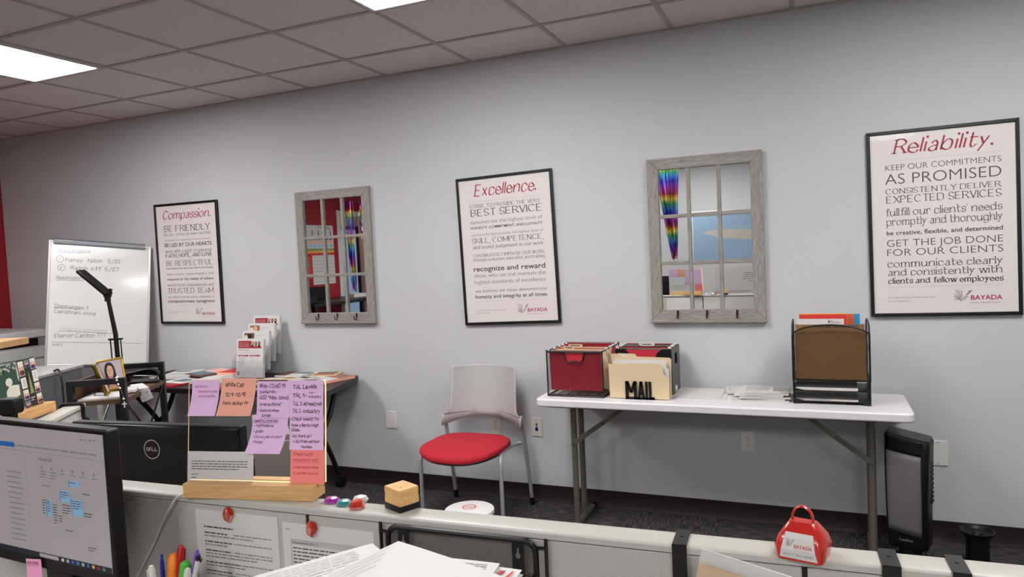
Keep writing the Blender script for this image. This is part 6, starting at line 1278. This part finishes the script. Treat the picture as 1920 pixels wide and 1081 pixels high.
foil('rainbow foil fringe hanging in the doorway, in the left mirror', (-6.36, -4.86, 2.40), 0.16, 1.35, 16, 0.2, 2)
foil('second rainbow foil fringe high in the doorway, in the left mirror', (-6.38, -5.20, 2.42), 0.12, 0.60, 12, 0.3, 3)
t = thing('wall_tray', 'grey tray on the far side of the partition, seen in the right mirror', 'tray', onp(-0.84, 0.024, 0.84), PA)
b = B(); b.box(-0.16, 0, 0, 0.16, 0.16, 0.004, 'copier_grey'); b.build('floor_plate', t); b = B(); b.box(-0.16, 0.156, 0.004, 0.16, 0.16, 0.03, 'copier_grey'); b.build('lip', t)
for k, lab in ((0, 'lower white paper pile in the tray on the far side of the partition'), (1, 'upper askew white paper pile in the tray beyond the partition')):
    b = B(); b.box(-0.14, 0.01, 0, 0.14, 0.15, 0.022, 'paper'); b.build('paper_pile', loc=onp(-0.84 + 0.01 * k, 0.026, 0.846 + 0.0235 * k), rot=PA + 0.05 * k, smooth=False, label=lab, category='paper', group='papers in the tray beyond the partition')
b = B(); b.box(-0.11, 0.0, -0.28, 0.11, 0.001, 0, 'paper'); b.build('pinned_sheet', loc=onp(-1.18, 0.0245, 1.0), rot=PA, smooth=False, label='blank white sheet pinned to the far side of the partition', category='paper')
# red wall notices and the table below
def wallsheet(name, label, cat, y0, y1, z0, z1, m, pr):
    b = B(); w = y0 - y1; h = z1 - z0; b.box(0, -0.002, -h, w, 0, 0, m); s = b.plane((0, -0.0024, 0), (1, 0, 0), (0, 0, -1)); pr(s, w, h); b.build(name, loc=(XL + 0.002, y1, z1), rot=PI / 2, smooth=False, label=label, category=cat)
def laws(s, w, h):
    for i in range(4): s.rect(w * (0.08 + 0.23 * i), h * 0.18, w * (0.14 + 0.23 * i), h * 0.34, 'print_grey')
    s.para(w * 0.1, h * 0.06, w * 0.6, 2, h * 0.05, 'print_dark', 0.4, 1)
    for i in range(6):
        for j in range(3): s.rect(w * (0.05 + 0.155 * i), h * (0.42 + 0.12 * j), w * (0.17 + 0.155 * i), h * (0.50 + 0.12 * j), ('photo_cool', 'salmon_note', 'screen_blue')[j])
    s.rect(0, h * 0.78, w, h * 0.86, 'tree_green'); s.rect(0, h * 0.86, w, h * 0.93, 'yellow_paper'); s.rect(0, h * 0.93, w, h, 'red_paper')
wallsheet('notice', 'upper wall chart with coloured rows on the red wall, in the left mirror', 'notice', -4.03, -4.62, 1.62, 2.04, 'paper', laws)
wallsheet('calendar', 'pale calendar sheet below the chart on the red wall, in the left mirror', 'calendar', -4.12, -4.62, 1.20, 1.615, 'paper', lambda s, w, h: [s.para(w * 0.05, h * (0.05 + 0.12 * i), w * 0.95, 1, h * 0.06, 'print_light', 0.6, i, 1) for i in range(8)])
wallsheet('red_folder', 'red wall pocket beside the calendar, in the left mirror', 'folder', -3.96, -4.10, 1.29, 1.60, 'red_paper', lambda s, w, h: s.disc(w * 0.5, h * 0.35, 0.03, 0.04, 'photo_cool'))
t = thing('counter_table', 'tall dark table by the red wall, seen in the left mirror', 'table', (-6.05, -4.55, 0))
b = B(); b.box(-0.38, -0.62, 0.96, 0.38, 1.45, 1.0, 'black_plastic'); b.build('tabletop', t, bevel=0.004)
for sx in (-1, 1):
    for sy in (-1, 1): b = B(); b.bar((sx * 0.33, 0.415 + sy * 0.97, 0), (sx * 0.33, 0.415 + sy * 0.97, 0.96), 0.05, 0.05, 'black_metal'); b.build('leg', t)
monitor('monitor', 'dark monitor on the tall table, seen in the left mirror', (-5.92, -3.36, 1.0), math.radians(-60), 0.45, 0.19, 0.108, None, False)
b = B(); b.box(-0.09, -0.12, 0, 0.09, 0.12, 0.05, 'paper'); b.build('paper_pile', loc=(-6.05, -4.5, 1.0), rot=0.2, label='white paper pile on the tall table, in the left mirror', category='paper')
